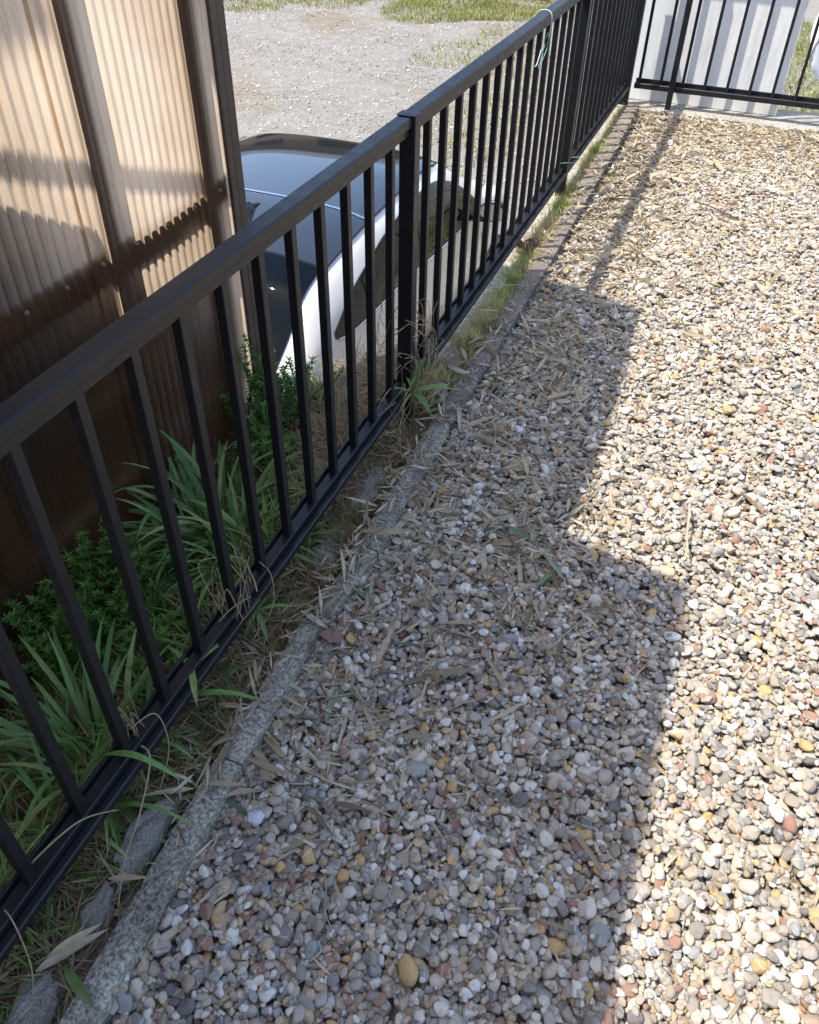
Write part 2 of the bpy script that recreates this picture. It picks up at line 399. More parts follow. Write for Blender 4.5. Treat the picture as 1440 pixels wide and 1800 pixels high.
for i, y in enumerate(PY):
    big = .006 if i == 3 else 0
    p = fpart('post', -.006-big, .036+big, y-.018-big, y+.018+big, -.32 if i != 3 else -.1, ZT+.0465, .002)
    fpart('post_cap', -.0135, .0375+big, y-.0195-big, y+.0195+big, ZT+.0468, ZT+.0492, .001, p, (0, Y0, 0))
    fpart('bracket', -.014, -.0065-big, y-.017, y+.017, ZB-.034, ZB+.002, .0005, p, (0, Y0, 0))
    for bx_, by_, bz_, ax in ((.012, y, ZT+.0505, 'Z'), (.0375+big, y, ZB-.02, 'Y'), (.0375+big, y, ZT+.030, 'Y')):
        bm = bmesh.new(); bmesh.ops.create_cone(bm, cap_ends=True, segments=8, radius1=.0035, radius2=.0025, depth=.003, matrix=Matrix.Translation((bx_, by_-Y0, bz_))@(Matrix.Rotation(R(90), 4, 'Y') if ax == 'Y' else Matrix.Identity(4)))
        bm_obj('bolt', bm, 'bolt_steel', p)

cross = tag(empty('metal_fence', (1.5, YE, 0)), 'dark metal cross fence at the far end in front of the white board', 'fence')
off = (1.5, YE, 0)
XE = 4.5
fpart('top_rail', .06, XE, YE-.025, YE+.025, (ZT+.2)+.012, (ZT+.2)+.046, .003, cross, off)
fpart('bottom_rail', .06, XE, YE-.018, YE+.018, ZB-.034, ZB-.004, .003, cross, off)
fpart('rail_channel', .062, XE, YE+.0185, YE+.026, ZB-.036, ZB+.016, .001, cross, off)
kb = None
for i in range(34):
    x = .085 + .128*i
    if kb is None: kb = fpart('baluster', -.0085, .0085, -.0085, .0085, ZB-.006, (ZT+.2)+.0119, .001, cross, (0,0,0)); o = kb
    else: o = kb.copy(); COL.objects.link(o)
    o.location = (x-1.5, 0, 0)
for x in (.285, 1.23, 2.6, 4.4):
    fpart('post', x-.016, x+.016, YE-.05, YE-.0182, -.02, (ZT+.2)+.04, .002, cross, off)
# small wire ties on the rail and on the second post
simple('wire_green', (.10,.24,.22), .5); simple('wire_white', (.5,.55,.55), .5)
def wire(name, pts, rad, mat, label, cat, n_=8):
    vs, fs = tube_data(spline(pts, n_), rad, 6); o = mesh_obj(name, vs, fs, mat, smooth=True); return tag(o, label, cat)
yw = Y0 + 10.35*S
wire('wire_tie', [(.031,yw-.01,ZT-.03),(.032,yw,ZT+.03),(.02,yw+.004,ZT+.05),(-.01,yw+.008,ZT+.0505),(-.031,yw+.01,ZT+.03),(-.028,yw,ZT-.02),(.0,yw-.015,ZT-.03),(.016,yw-.04,ZT-.05),(.018,yw-.10,ZT-.10),(.017,yw-.15,ZT-.085)], .0018, 'wire_white', 'pale wire looped over the top rail of the long fence', 'wire')
wire('wire_tie', [(.02,yw-.02,ZT-.03),(.022,yw+.02,ZT-.02),(.018,yw+.04,ZT-.07),(.014,yw-.01,ZT-.11),(.018,yw-.06,ZT-.12),(.016,yw-.03,ZT-.08),(.02,yw,ZT-.05)], .002, 'wire_green', 'green wire twisted round balusters just below the top rail', 'wire')
wire('wire_tie', [(.0,Y0+15.6*S,ZB+.02),(.03,Y0+15.5*S,ZB+.03),(.062,Y0+15.8*S,ZB+.025),(.07,Y0+16.3*S,ZB+.03),(.03,Y0+16.4*S,ZB+.02)], .0018, 'wire_green', 'thin wire tied round the foot of the second sunlit post', 'wire')

# ================================================================== SHED of brown corrugated plastic, with an added unseen house behind
m, n, b = new_mat('smoked_sheet'); co = coords(n)
sx = n.nodes.new('ShaderNodeMapping'); sx.inputs['Scale'].default_value = (1, 22.0, .5); n.links.new(co, sx.inputs['Vector'])
f = noise(n, 9, 6, .7, sx.outputs[0]); st = ramp(n, [(.26, (.78,.60,.44)), (.5, (.90,.74,.57)), (.72, (.96,.83,.69))]); n.links.new(f, st.inputs[0])
f3 = noise(n, 2.2, 4, .6, co); gr = ramp(n, [(.40, (.55,.44,.36)), (.62, (1,1,1))]); n.links.new(f3, gr.inputs[0])
cc = mix(n, .45, st.outputs[0], gr.outputs[0], 'MULTIPLY')
tr = n.nodes.new('ShaderNodeBsdfTranslucent'); n.links.new(cc, tr.inputs[0])
df = n.nodes.new('ShaderNodeBsdfDiffuse'); df.inputs[0].default_value = (.085,.062,.047,1)
gl = n.nodes.new('ShaderNodeBsdfGlossy'); gl.inputs['Roughness'].default_value = .28; gl.inputs[0].default_value = (.8,.8,.8,1)
tp = n.nodes.new('ShaderNodeBsdfTransparent'); tp.inputs[0].default_value = (.42,.30,.21,1)
def mixs(n, f_, a, c):
    k = n.nodes.new('ShaderNodeMixShader')
    if isinstance(f_, float): k.inputs[0].default_value = f_
    else: n.links.new(f_, k.inputs[0])
    n.links.new(a, k.inputs[1]); n.links.new(c, k.inputs[2]); return k.outputs[0]
s1 = mixs(n, .12, tr.outputs[0], df.outputs[0]); s2 = mixs(n, .06, s1, tp.outputs[0])
fr = n.nodes.new('ShaderNodeFresnel'); fr.inputs[0].default_value = 1.35
n.links.new(mixs(n, fr.outputs[0], s2, gl.outputs[0]), n.nodes['Material Output'].inputs[0]); MAT['smoked_sheet'] = m
m, n, b = new_mat('inner_sheet'); t_ = n.nodes.new('ShaderNodeBsdfTranslucent'); t_.inputs[0].default_value = (.16,.13,.105,1)
d_ = n.nodes.new('ShaderNodeBsdfDiffuse'); d_.inputs[0].default_value = (.08,.06,.045,1)
n.links.new(mixs(n, .35, t_.outputs[0], d_.outputs[0]), n.nodes['Material Output'].inputs[0]); MAT['inner_sheet'] = m
m, n, b = new_mat('timber'); co = coords(n)
mp = n.nodes.new('ShaderNodeMapping'); mp.inputs['Scale'].default_value = (12, 12, 1.2); n.links.new(co, mp.inputs['Vector'])
f = noise(n, 6, 6, .7, mp.outputs[0]); r = ramp(n, [(.3, (.11,.06,.035)), (.55, (.22,.13,.075)), (.75, (.32,.20,.12))]); n.links.new(f, r.inputs[0])
n.links.new(r.outputs[0], b.inputs['Base Color']); b.inputs['Roughness'].default_value = .8; bump(n, b, f, .3, .003); MAT['timber'] = m
simple('brown_metal', (.075,.052,.038), .42, .0, .2, 30); simple('roof_sheet', (.12,.09,.07), .5); simple('house_siding', (.11,.09,.075), .8, var=.1, scale=3)
simple('screw', (.16,.11,.08), .6, .3, .4, 90)
XW = -.55
shed = tag(empty('shed', (XW, 1.3, -.4)), 'shed wall of brown translucent corrugated plastic on a timber frame', 'shed')
def local(o, root):
    if o.parent is root: o.matrix_parent_inverse = Matrix.Translation(root.location).inverted()
    return o
PITCHW, AMP = .032, .0036
def sheet(y0, y1, z0, z1, xo, sub=12):
    k = int(round((y1-y0)/PITCHW*sub)); vs = []; fs = []
    zs = np.linspace(z0, z1, 6)
    for i in range(k+1):
        y = y0 + (y1-y0)*i/k
        fr_ = (y/PITCHW) % 1.0; x = XW + xo + AMP*(math.exp(-((fr_-.5)/.16)**2)*1.6-.5) + .003*math.sin(y*5)
        for j, z in enumerate(zs): vs.append((x + .003*math.sin(z*4+y*3), y, z))
    nz = len(zs)
    for i in range(k):
        for j in range(nz-1): fs.append((i*nz+j, (i+1)*nz+j, (i+1)*nz+j+1, i*nz+j+1))
    return local(mesh_obj('corrugated_sheet', vs, fs, 'smoked_sheet', shed, smooth=True), shed)
sheet(1.385, 2.012, -.30, 1.60, .000); sheet(.78, 1.396, -.32, 1.60, .0022); sheet(.37, .79, -.32, 1.60, .000); sheet(-.05, .38, -.32, 1.60, .0022)
def shed_box(name, *a, mat='timber', bev=.003, parent=shed):
    return local(box(name, *a, mat, parent, bev), shed)
for y0, y1, d in ((1.452, 1.512, .05), (1.862, 1.945, .05), (.90, .97, .06), (.52, .60, .06)):
    shed_box('post', XW-.012-d, XW-.012, y0, y1, -.42, 2.45)
shed_box('girt', XW-.1301, XW-.0735, .0, 2.0, .565, .635)
shed_box('batten', XW-.0119, XW-.0065, .62, 1.99, .560, .628)
shed_box('girt', XW-.1302, XW-.0736, .00, 2.0, 1.52, 1.585)
ch = shed_box('edge_channel', XW-.02, XW+.018, 2.0135, 2.052, -.45, 1.62, mat='brown_metal')
shed_box('edge_lip', XW+.0065, XW+.0178, 1.985, 2.0133, -.2, 1.61, mat='brown_metal', bev=.001)
for y in np.arange(.66, 1.98, .128):
    bm = bmesh.new(); bmesh.ops.create_cone(bm, cap_ends=True, segments=10, radius1=.007, radius2=.003, depth=.006, matrix=Matrix.Translation((XW+.009, y, .60))@Matrix.Rotation(R(90), 4, 'Y'))
    local(bm_obj('screw', bm, 'screw', shed), shed)
def slanted(name, x0, x1, pts, mat='timber', parent=shed):
    """plate between x0 and x1 with the outline pts in (y, z)"""
    k = len(pts); vs = [(x0, y, z) for y, z in pts] + [(x1, y, z) for y, z in pts]
    fs = [tuple(range(k)), tuple(range(2*k-1, k-1, -1))] + [(i, (i+1) % k, k+(i+1) % k, k+i) for i in range(k)]
    o = mesh_obj(name, vs, fs, mat, parent); bm = bmesh.new(); bm.from_mesh(o.data); bmesh.ops.recalc_face_normals(bm, faces=bm.faces); bm.to_mesh(o.data); bm.free()
    return local(o, shed) if parent is shed else o
slanted('brace', -.962, -.950, [(.5,2.045),(.5,2.080),(1.9,1.535),(1.9,1.50)])
shed_box('post', -1.0, -.94, 1.92, 1.98, -.42, 2.44); shed_box('post', -1.0, -.94, .50, .56, -.42, 2.44)
for i, (z0, z1) in enumerate(((-.40,-.18),(-.175,.05),(.055,.30),(.305,.63))):
    shed_box('shade_board', -.705, -.685, .52, 1.86, z0, z1, mat='inner_sheet')  # added behind the sheeting to keep sun off its lower part
shed_box('shade_board', -.705, -.685, 1.862, 1.99, -.40, .30, mat='inner_sheet')
slanted('shade_board', -.76, -.74, [(.50,.3),(.50,1.60),(1.05,1.30),(1.31,1.15),(1.31,.3)], 'inner_sheet')  # added sloping board, cut to shade the left pane
# unseen canopy added over the shed, outline shaped to shade fence and gravel
def plate(name, pts, z0, z1, mat, parent):
    k = len(pts); vs = [(x, y, z0) for x, y in pts] + [(x, y, z1) for x, y in pts]
    fs = [tuple(range(k))[::-1], tuple(range(k, 2*k))] + [(i, (i+1) % k, k+(i+1) % k, k+i) for i in range(k)]
    return local(mesh_obj(name, vs, fs, mat, parent), parent)
plate('roof', [(-.98,.30),(-.45,.30),(-.42,1.4),(-.46,2.28),(-1.40,2.50),(-1.40,1.58),(-.98,1.52)], 2.465, 2.50, 'roof_sheet', shed)
house = tag(empty('house', (-1.2, -3, -.4)), 'unseen house added beside the shed to shade the gravel, with a deep eave', 'house')
local(box('wall', -6, -.60, -6, -.05, -.45, 3.2, 'house_siding', house), house)
local(box('unseen_wing_wall', -.6, 7, -9, -6.05, -.1, 3.2, 'house_siding', house), house)  # unseen wing added behind the camera to darken surfaces facing it
plate('eave', [(-6.2,-6.2),(-.45,-6.2),(-.44,.66),(-1.45,.85),(-1.45,.05),(-6.2,.05)], 3.27, 3.32, 'roof_sheet', house)  # unseen eave, notched to shade gravel yet let sun onto the sheets
local(box('porch_post', -.70, -.62, .42, .48, -.45, 3.269, 'timber', house), house)

# white board leaning outside the cross fence; tarp on a pipe behind it
m, n, b = new_mat('white_board'); co = coords(n); mp = n.nodes.new('ShaderNodeMapping'); mp.inputs['Scale'].default_value = (6, 1, 1.2); n.links.new(co, mp.inputs['Vector'])
r = ramp(n, [(.3, (.60,.60,.58)), (.5, (.76,.77,.77)), (.7, (.82,.83,.83))]); n.links.new(noise(n, 3, 7, .75, mp.outputs[0]), r.inputs[0]); n.links.new(r.outputs[0], b.inputs['Base Color']); b.inputs['Roughness'].default_value = .6; MAT['white_board'] = m
wb = tag(bm_obj('white_board', box_bm(-.03, .905, 5.702, 5.714, .004, 1.5, .001), 'white_board'), 'white flat board standing behind the cross fence, striped by baluster shadows', 'board')

# ================================================================== CAR
simple('car_white', (.78,.785,.79), .25, 0, coat=1.0); simple('car_black', (.006,.007,.009), .12, 0, coat=1.0)
simple('car_trim', (.01,.01,.011), .4); simple('rubber', (.02,.02,.02), .85); simple('rim_metal', (.45,.45,.47), .3, .9)
m, n, b = new_mat('car_glass'); b.inputs['Base Color'].default_value = (.005,.007,.008,1); b.inputs['Roughness'].default_value = .02; b.inputs['Specular IOR Level'].default_value = .28; b.inputs['Coat Weight'].default_value = .0; b.inputs['Coat Roughness'].default_value = .01; MAT['car_glass'] = m
m2 = MAT['car_glass'].copy(); m2.name = 'rear_glass'; m2.node_tree.nodes['Principled BSDF'].inputs['Specular IOR Level'].default_value = .05; m2.node_tree.nodes['Principled BSDF'].inputs['Base Color'].default_value = (.003,.006,.009,1); MAT['rear_glass'] = m2
simple('lamp_red', (.25,.01,.01), .1, coat=1.0); simple('lamp_clear', (.6,.65,.65), .08, coat=1.0); simple('chrome', (.7,.7,.72), .12, 1.0)
simple('plastic_grey', (.05,.05,.05), .6)
def interp(xs, ys):
    """smooth monotone-ish interpolation"""
    xs = np.array(xs, float); ys = np.array(ys, float)
    def g(x):
        x = min(max(x, xs[0]), xs[-1]); i = int(np.clip(np.searchsorted(xs, x)-1, 0, len(xs)-2))
        h = xs[i+1]-xs[i]; t = (x-xs[i])/h
        def sl(k):
            if k == 0: return (ys[1]-ys[0])/(xs[1]-xs[0])
            if k == len(xs)-1: return (ys[-1]-ys[-2])/(xs[-1]-xs[-2])
            a = (ys[k]-ys[k-1])/(xs[k]-xs[k-1]); c = (ys[k+1]-ys[k])/(xs[k+1]-xs[k])
            return 0 if a*c <= 0 else 2*a*c/(a+c)
        m0, m1 = sl(i)*h, sl(i+1)*h
        return (2*t**3-3*t*t+1)*ys[i] + (t**3-2*t*t+t)*m0 + (-2*t**3+3*t*t)*ys[i+1] + (t**3-t*t)*m1
    return g
CX, CY = -1.62, 2.66
car = tag(empty('parked_car', (CX, CY+1.9, LOT)), 'white hatchback car with glossy black roof parked below the fence', 'car')
topz = interp([0,.04,.10,.30,.50,.75,1.2,1.7,2.2,2.45,2.75,3.05,3.3,3.6,3.78,3.84], [.50,.86,1.0,1.22,1.40,1.455,1.495,1.50,1.47,1.38,1.19,1.0,.95,.86,.74,.45])
belt = interp([0,.04,.10,.35,.6,1.2,2.0,2.8,3.05,3.4,3.7,3.84], [.48,.80,.92,1.08,1.13,1.07,1.0,.96,.95,.88,.74,.44])
halfw = interp([0,.06,.2,.5,.8,1.5,2.4,3.0,3.4,3.65,3.78,3.84], [.60,.70,.79,.84,.85,.83,.835,.845,.83,.76,.66,.54])
railw = interp([0,.1,.3,.55,.9,1.5,2.1,2.45,2.8,3.05,3.4,3.84], [.62,.65,.685,.70,.70,.69,.665,.66,.70,.76,.70,.50])
def railz(u): return belt(u) + (topz(u)-belt(u))*(.80 if u < 2.3 else .80 + .1*min(1, (u-2.3)/.7))
def section(u):
    hw, rw_, bz, rz, tz = halfw(u), railw(u), belt(u), railz(u), topz(u)
    pts = [(0,.20),(hw*.80,.19),(hw*.955,.24),(hw*.985,.40),(hw*1.0,.58),(hw*1.0,.58+(bz-.58)*.45 if bz > .6 else .58+.001),(hw*.985,.58+(bz-.58)*.82 if bz > .6 else .582),(hw*.955, bz)]
    for k in range(1, 7):
        t = k/6; pts.append((side_v(u, bz+(rz-bz)*t), bz+(rz-bz)*t))
    for t in (.25,.5,.7,.85,1.0):
        a = t*math.pi/2
        pts.append((rw_*math.cos(a)**.75 if t < 1 else 0, rz + (tz-rz)*math.sin(a)**.9))
    return pts
def side_v(u, wz):
    bz, rz = belt(u), railz(u); t = (wz-bz)/max(rz-bz, 1e-3); t = min(max(t, -.1), 1.1)
    return halfw(u)*.955*(1-t) + railw(u)*t + .035*math.sin(math.pi*min(max(t,0),1))*(rz-bz)/.35
def P(u, v, wz): return (CX+v, CY+u, LOT+wz)
us = sorted(set(list(np.linspace(0, .2, 9)) + list(np.linspace(.2, 3.6, 70)) + list(np.linspace(3.6, 3.84, 10))))
secs = [section(u) for u in us]; K = len(secs[0]); vs = []; fs = []
ring = 2*K-2
for u, s in zip(us, secs):
    full = s + [(-v, z) for v, z in s[-2:0:-1]]
    vs += [P(u, v, z) for v, z in full]
for i in range(len(us)-1):
    for k in range(ring):
        k2 = (k+1) % ring; fs.append((i*ring+k, i*ring+k2, (i+1)*ring+k2, (i+1)*ring+k))
fs.append(tuple(range(ring))); fs.append(tuple((len(us)-1)*ring+k for k in range(ring))[::-1])
body = local(mesh_obj('body', vs, fs, 'car_white', car, smooth=True), car)
bm = bmesh.new(); bm.from_mesh(body.data); bmesh.ops.recalc_face_normals(bm, faces=bm.faces); bm.to_mesh(body.data); bm.free()
# wheel-arch recesses are dark discs with the wheels standing proud
def side_patch(name, u0, u1, lo, hi, off, mat, side=1, nu=40, nv=6, parent=car):
    vs = []; fs = []
    for i in range(nu+1):
        u = u0+(u1-u0)*i/nu; a, c = lo(u), hi(u)
        for j in range(nv+1):
            z = a+(c-a)*j/nv
            # outward offset, mostly sideways
            vs.append(P(u, side*(side_v(u, z)+off), z+off*.3))
    for i in range(nu):
        for j in range(nv):
            q = (i*(nv+1)+j, (i+1)*(nv+1)+j, (i+1)*(nv+1)+j+1, i*(nv+1)+j+1)
            fs.append(q if side > 0 else q[::-1])
    return local(mesh_obj(name, vs, fs, mat, parent, smooth=True), car)
win_hi = interp([.50,.58,.75,1.0,1.3,1.7,2.1,2.4,2.62,2.8], [1.16,1.205,1.265,1.31,1.345,1.36,1.335,1.25,1.13,.985])
win_lo = interp([.50,.56,.8,1.4,2.0,2.62,2.8], [1.150,1.135,1.115,1.06,1.005,.975,.970])
for sd_ in (1, -1):
    side_patch('window_trim', .495, 2.80, lambda u: win_lo(u)-.012, lambda u: max(win_hi(u)+.012, win_lo(u)), .003, 'car_trim', sd_)
    side_patch('side_window', .86, 1.60, win_lo, win_hi, .006, 'car_glass', sd_)
    side_patch('side_window', 1.66, 2.52, win_lo, win_hi, .006, 'car_glass', sd_)
    side_patch('quarter_window', 2.55, 2.74, win_lo, win_hi, .006, 'car_glass', sd_, nu=8)
    side_patch('window_visor', 1.64, 2.50, lambda u: win_hi(u)-.045, lambda u: win_hi(u)-.004, .011, 'plastic_grey', sd_)
    side_patch('rear_door_handle', .66, .80, lambda u: win_lo(u)+.03, lambda u: win_lo(u)+.14, .012, 'car_trim', sd_, nu=8)
def top_z(u, v):
    """height of the body shell at (u, v) on its upper side"""
    rw_, rz, tz = railw(u), railz(u), topz(u); q = min(1, abs(v)/rw_)
    a = math.acos(q**(1/.75)) if q > 0 else math.pi/2
    return rz + (tz-rz)*math.sin(a)**.9
def top_patch(name, u0, u1, e0, e1, off, mat, nu=40, nv=24, parent=car, crop=0):
    vs = []; fs = []
    for i in range(nu+1):
        u = u0+(u1-u0)*i/nu
        for j in range(nv+1):
            v = e0(u)+(e1(u)-e0(u))*j/nv; vs.append(P(u, v, top_z(u, v)+off))
    for i in range(nu):
        for j in range(nv): fs.append((i*(nv+1)+j, i*(nv+1)+j+1, (i+1)*(nv+1)+j+1, (i+1)*(nv+1)+j))
    return local(mesh_obj(name, vs, fs, mat, parent, smooth=True), car)
rw_edge = lambda u: railw(u)*.965
top_patch('roof', 1.19, 2.28, lambda u: -rw_edge(u), rw_edge, .007, 'car_black')
top_patch('roof', .66, 1.18, lambda u: -rw_edge(u), rw_edge, .007, 'car_black', nu=18)
top_patch('rear_window', .10, .645, lambda u: -rw_edge(u)*.985, lambda u: rw_edge(u)*.985, .010, 'rear_glass', nu=30)
top_patch('roof_seam', 1.176, 1.194, lambda u: -rw_edge(u)+.02, lambda u: rw_edge(u)-.02, .0095, 'chrome', nu=2)
top_patch('spoiler_gap', .640, .664, lambda u: -rw_edge(u)+.02, lambda u: rw_edge(u)-.02, .004, 'car_trim', nu=2)
top_patch('windshield', 2.33, 3.0, lambda u: -railw(u)*.93, lambda u: railw(u)*.93, .006, 'car_glass')
# hood shut line, roof rails, antenna fin, mirrors, lamps, wheels
def strip(name, pts, rad, mat, parent=car):
    vs, fs = tube_data(spline(pts, 6), rad, 6); return local(mesh_obj(name, vs, fs, mat, parent, smooth=True), car)
for sd_ in (1, -1):
    strip('roof_molding', [P(u, sd_*rw_edge(u), top_z(u, rw_edge(u))+.004) for u in np.linspace(.62, 2.3, 16)], .007, 'car_trim')
    strip('door_seam', [P(1.63, sd_*(side_v(1.63, z)+.001 if z > belt(1.63) else halfw(1.63)*1.0), z) for z in (.35,.6,.8,1.0)], .004, 'car_trim')
    strip('door_seam', [P(2.78, sd_*(halfw(2.78)*1.0+.001), z) for z in (.35,.6,.8)], .004, 'car_trim')
    strip('fuel_door_seam', [P(.72+.02*math.sin(z*9), sd_*(halfw(.72)*1.0+.001), z) for z in (.5,.7,.85,.95)], .004, 'car_trim')
    # mirror: rounded shell on a short arm
    bm = bmesh.new(); bmesh.ops.create_icosphere(bm, subdivisions=3, radius=1)
    for v in bm.verts:
        v.co = Vector((v.co.x*.105, v.co.y*(.05 if v.co.y > 0 else .022), v.co.z*.072)); v.co.z += v.co.x*.12*sd_
    bmesh.ops.translate(bm, verts=bm.verts, vec=P(2.60, sd_*.955, 1.035))
    mr = local(bm_obj('mirror', bm, 'car_trim', car, smooth=True), car)
    local(bm_obj('mirror_arm', box_bm(*sorted((CX+sd_*.80, CX+sd_*.90)), CY+2.585, CY+2.64, LOT+.955, LOT+.99, .01, 2), 'car_trim', mr), car)
    mg = [P(2.575, sd_*.955 + a*.09*math.cos(t), 1.035+.055*math.sin(t)) for a in (1,) for t in np.linspace(0, 2*math.pi, 17)[:-1]]
    local(mesh_obj('mirror_glass', mg, [tuple(range(16))], 'chrome', mr), car)
    # tail lamp and headlamp as shells over the corners
    def corner(name, u0, u1, z0, z1, mat, nu=10, nz=6):
        vs = []; fs = []
        for i in range(nu+1):
            u = u0+(u1-u0)*i/nu
            for j in range(nz+1):
                z = z0+(z1-z0)*j/nz; vs.append(P(u-.004 if u < 1 else u+.004, sd_*(halfw(u)*(1-.02*j/nz)+.006), z))
        for i in range(nu):
            for j in range(nz): fs.append((i*(nz+1)+j, (i+1)*(nz+1)+j, (i+1)*(nz+1)+j+1, i*(nz+1)+j+1))
        local(mesh_obj(name, vs, fs, mat, car, smooth=True), car)
    corner('tail_lamp', .03, .26, .72, .88, 'lamp_red'); corner('headlamp', 3.50, 3.79, .60, .70, 'lamp_clear')
    for uw in (.66, 3.10):
        bm = bmesh.new()
        prof = [(.19,-.09),(.27,-.095),(.295,-.07),(.30,0),(.295,.07),(.27,.095),(.19,.09)]
        nseg = 40; rings = []
        for i in range(nseg):
            a = 2*math.pi*i/nseg; rings.append([bm.verts.new((x, r_*math.cos(a), r_*math.sin(a))) for r_, x in prof])
        for i in range(nseg):
            for j in range(len(prof)-1): bm.faces.new((rings[i][j], rings[(i+1) % nseg][j], rings[(i+1) % nseg][j+1], rings[i][j+1]))
        bmesh.ops.recalc_face_normals(bm, faces=bm.faces)
        bmesh.ops.translate(bm, verts=bm.verts, vec=P(uw, sd_*.765, .30))
        wh = local(bm_obj('wheel', bm, 'rubber', car, smooth=True), car)
        bm = bmesh.new(); bmesh.ops.create_cone(bm, cap_ends=True, segments=40, radius1=.192, radius2=.192, depth=.16, matrix=Matrix.Rotation(R(90), 4, 'Y'))
        bmesh.ops.translate(bm, verts=bm.verts, vec=P(uw, sd_*.765, .30)); local(bm_obj('rim', bm, 'rim_metal', wh), car)
        arch = [P(uw+math.cos(t)*.345, sd_*(halfw(uw)*.995+.006), .30+.345*math.sin(t)) for t in np.linspace(R(-14), R(194), 20)]
        local(mesh_obj('wheel_arch', arch, [tuple(range(20))], 'car_trim', car), car)
bm = bmesh.new(); fin = [(1.08,.0),(1.01,.018),(.95,.06),(.93,.062),(.92,.0)]
A = [bm.verts.new(P(u, .10+.018, topz(u)+.003+h)) for u, h in fin]; B = [bm.verts.new(P(u, .10-.018, topz(u)+.003+h)) for u, h in fin]
for h in (1,2,3):
    for L_, s_ in ((A,-.012),(B,.012)): L_[h].co.x += s_*.8
bm.faces.new(A); bm.faces.new(B[::-1])
for i in range(5): bm.faces.new((A[i], B[i], B[(i+1) % 5], A[(i+1) % 5]))
bmesh.ops.recalc_face_normals(bm, faces=bm.faces); local(bm_obj('antenna_fin', bm, 'car_black', car), car)
strip('rear_wiper', [P(.16, -.05, top_z(.16, .05)+.025), P(.20, .15, top_z(.20, .15)+.025), P(.22, .34, top_z(.22, .34)+.022)], .008, 'car_trim')
for sd_ in (1, -1):
    strip('belt_molding', [P(u, sd_*(side_v(u, win_lo(u)-.014)+.006), win_lo(u)-.014) for u in np.linspace(.52, 2.72, 24)], .006, 'chrome')
    strip('hood_seam', [P(u, sd_*railw(u)*.93, top_z(u, railw(u)*.93)+.002) for u in np.linspace(3.02, 3.7, 10)], .004, 'car_trim')
    strip('bumper_seam', [P(.20, sd_*(halfw(.20)+.001), .86), P(.24, sd_*(halfw(.24)+.001), .74), P(.30, sd_*(halfw(.30)+.001), .62)], .004, 'car_trim')
strip('windshield_wiper', [P(3.0, -.1, top_z(3.0, .1)+.02), P(2.92, .2, top_z(2.92, .2)+.02), P(2.88, .5, top_z(2.88, .5)+.02)], .008, 'car_trim')
local(box('rear_plate', CX-.17, CX+.17, CY-.012, CY-.004, LOT+.62, LOT+.72, 'white_board', car), car)
# ================================================================== GRAVEL
def stone_variants(name, k, sub, mat, seed):
    rs = np.random.default_rng(seed); c = bpy.data.collections.new(name); res = []
    for i in range(k):
        bm = bmesh.new(); bmesh.ops.create_icosphere(bm, subdivisions=sub, radius=1)
        cuts = [(Vector(rs.normal(size=3)).normalized(), rs.uniform(.50, .80)) for _ in range(rs.integers(7, 14))]
        ph = rs.uniform(0, 6, 9)
        for v in bm.verts:
            d = v.co.normalized()
            rr_ = 1 + .10*math.sin(d.x*2.3+ph[0]+d.y*1.7)+.08*math.sin(d.y*3.1+ph[1]+d.z*2)+.05*math.sin(d.z*5+ph[2]+d.x*4)
            for nn, h in cuts:
                q = d.dot(nn)*rr_
                if q > h: rr_ *= (h + (q-h)*.10)/q
            v.co = d*rr_*1.22
        me = bpy.data.meshes.new(name); bm.to_mesh(me); bm.free(); me.shade_smooth(); me.materials.append(MAT[mat])
        res.append(me); c.objects.link(bpy.data.objects.new('pebble_shape', me))
    return c, res
pc, pmesh = stone_variants('pebble_shapes', 16, 3, 'pebble_stone', 5)

def deposit(x0, x1, y0, y1, n_, res, size, base, seed, lim, weight=None):
    rs = np.random.default_rng(seed); nx, ny = int((x1-x0)/res), int((y1-y0)/res)
    hm = base + rs.normal(0, .001, (nx, ny)); out_ = []
    al = size(rs, n_); al[int(n_*.45):] *= .80; al[int(n_*.75):] *= .62
    for i in range(n_):
        a = al[i]; b_ = a*rs.uniform(.62, .95); c_ = a*rs.uniform(.42, .70)
        best = None
        for _ in range(3):
            x, y = rs.uniform(x0+a, x1-a), rs.uniform(y0+a, y1-a)
            h = hm[int((x-x0)/res), int((y-y0)/res)]
            if best is None or h < best[2]: best = (x, y, h)
        x, y, h = best
        if h > lim: continue
        th = rs.uniform(0, math.pi); ct, st = math.cos(th), math.sin(th)
        i0, i1 = max(0, int((x-a-x0)/res)), min(nx, int((x+a-x0)/res)+2); j0, j1 = max(0, int((y-a-y0)/res)), min(ny, int((y+a-y0)/res)+2)
        dx = (np.arange(i0, i1)*res+x0-x)[:, None]; dy = (np.arange(j0, j1)*res+y0-y)[None, :]
        q = ((dx*ct+dy*st)/a)**2 + ((-dx*st+dy*ct)/b_)**2
        sel = q < 1
        if not sel.any(): continue
        s = c_*np.sqrt(np.maximum(0, 1-q)); sub = hm[i0:i1, j0:j1]
        z = np.percentile((sub+s)[sel], 66)
        if z + c_*.3 > lim: 
            if z > lim: continue
        hm[i0:i1, j0:j1] = np.where(sel, np.maximum(sub, z+s), sub)
        out_.append((x, y, z, a, b_, c_, th))
    return np.array(out_), hm
GX0, GX1, GY0, GY1, GRES = .145, 1.75, -.15, 5.52, .004
def psize(rs, n_):
    s = np.exp(rs.normal(math.log(.0108), .27, n_)); return np.clip(s, .005, .021)
PB, HM = deposit(GX0, GX1, GY0, GY1, 92000, GRES, psize, -.048, 3, -.006)
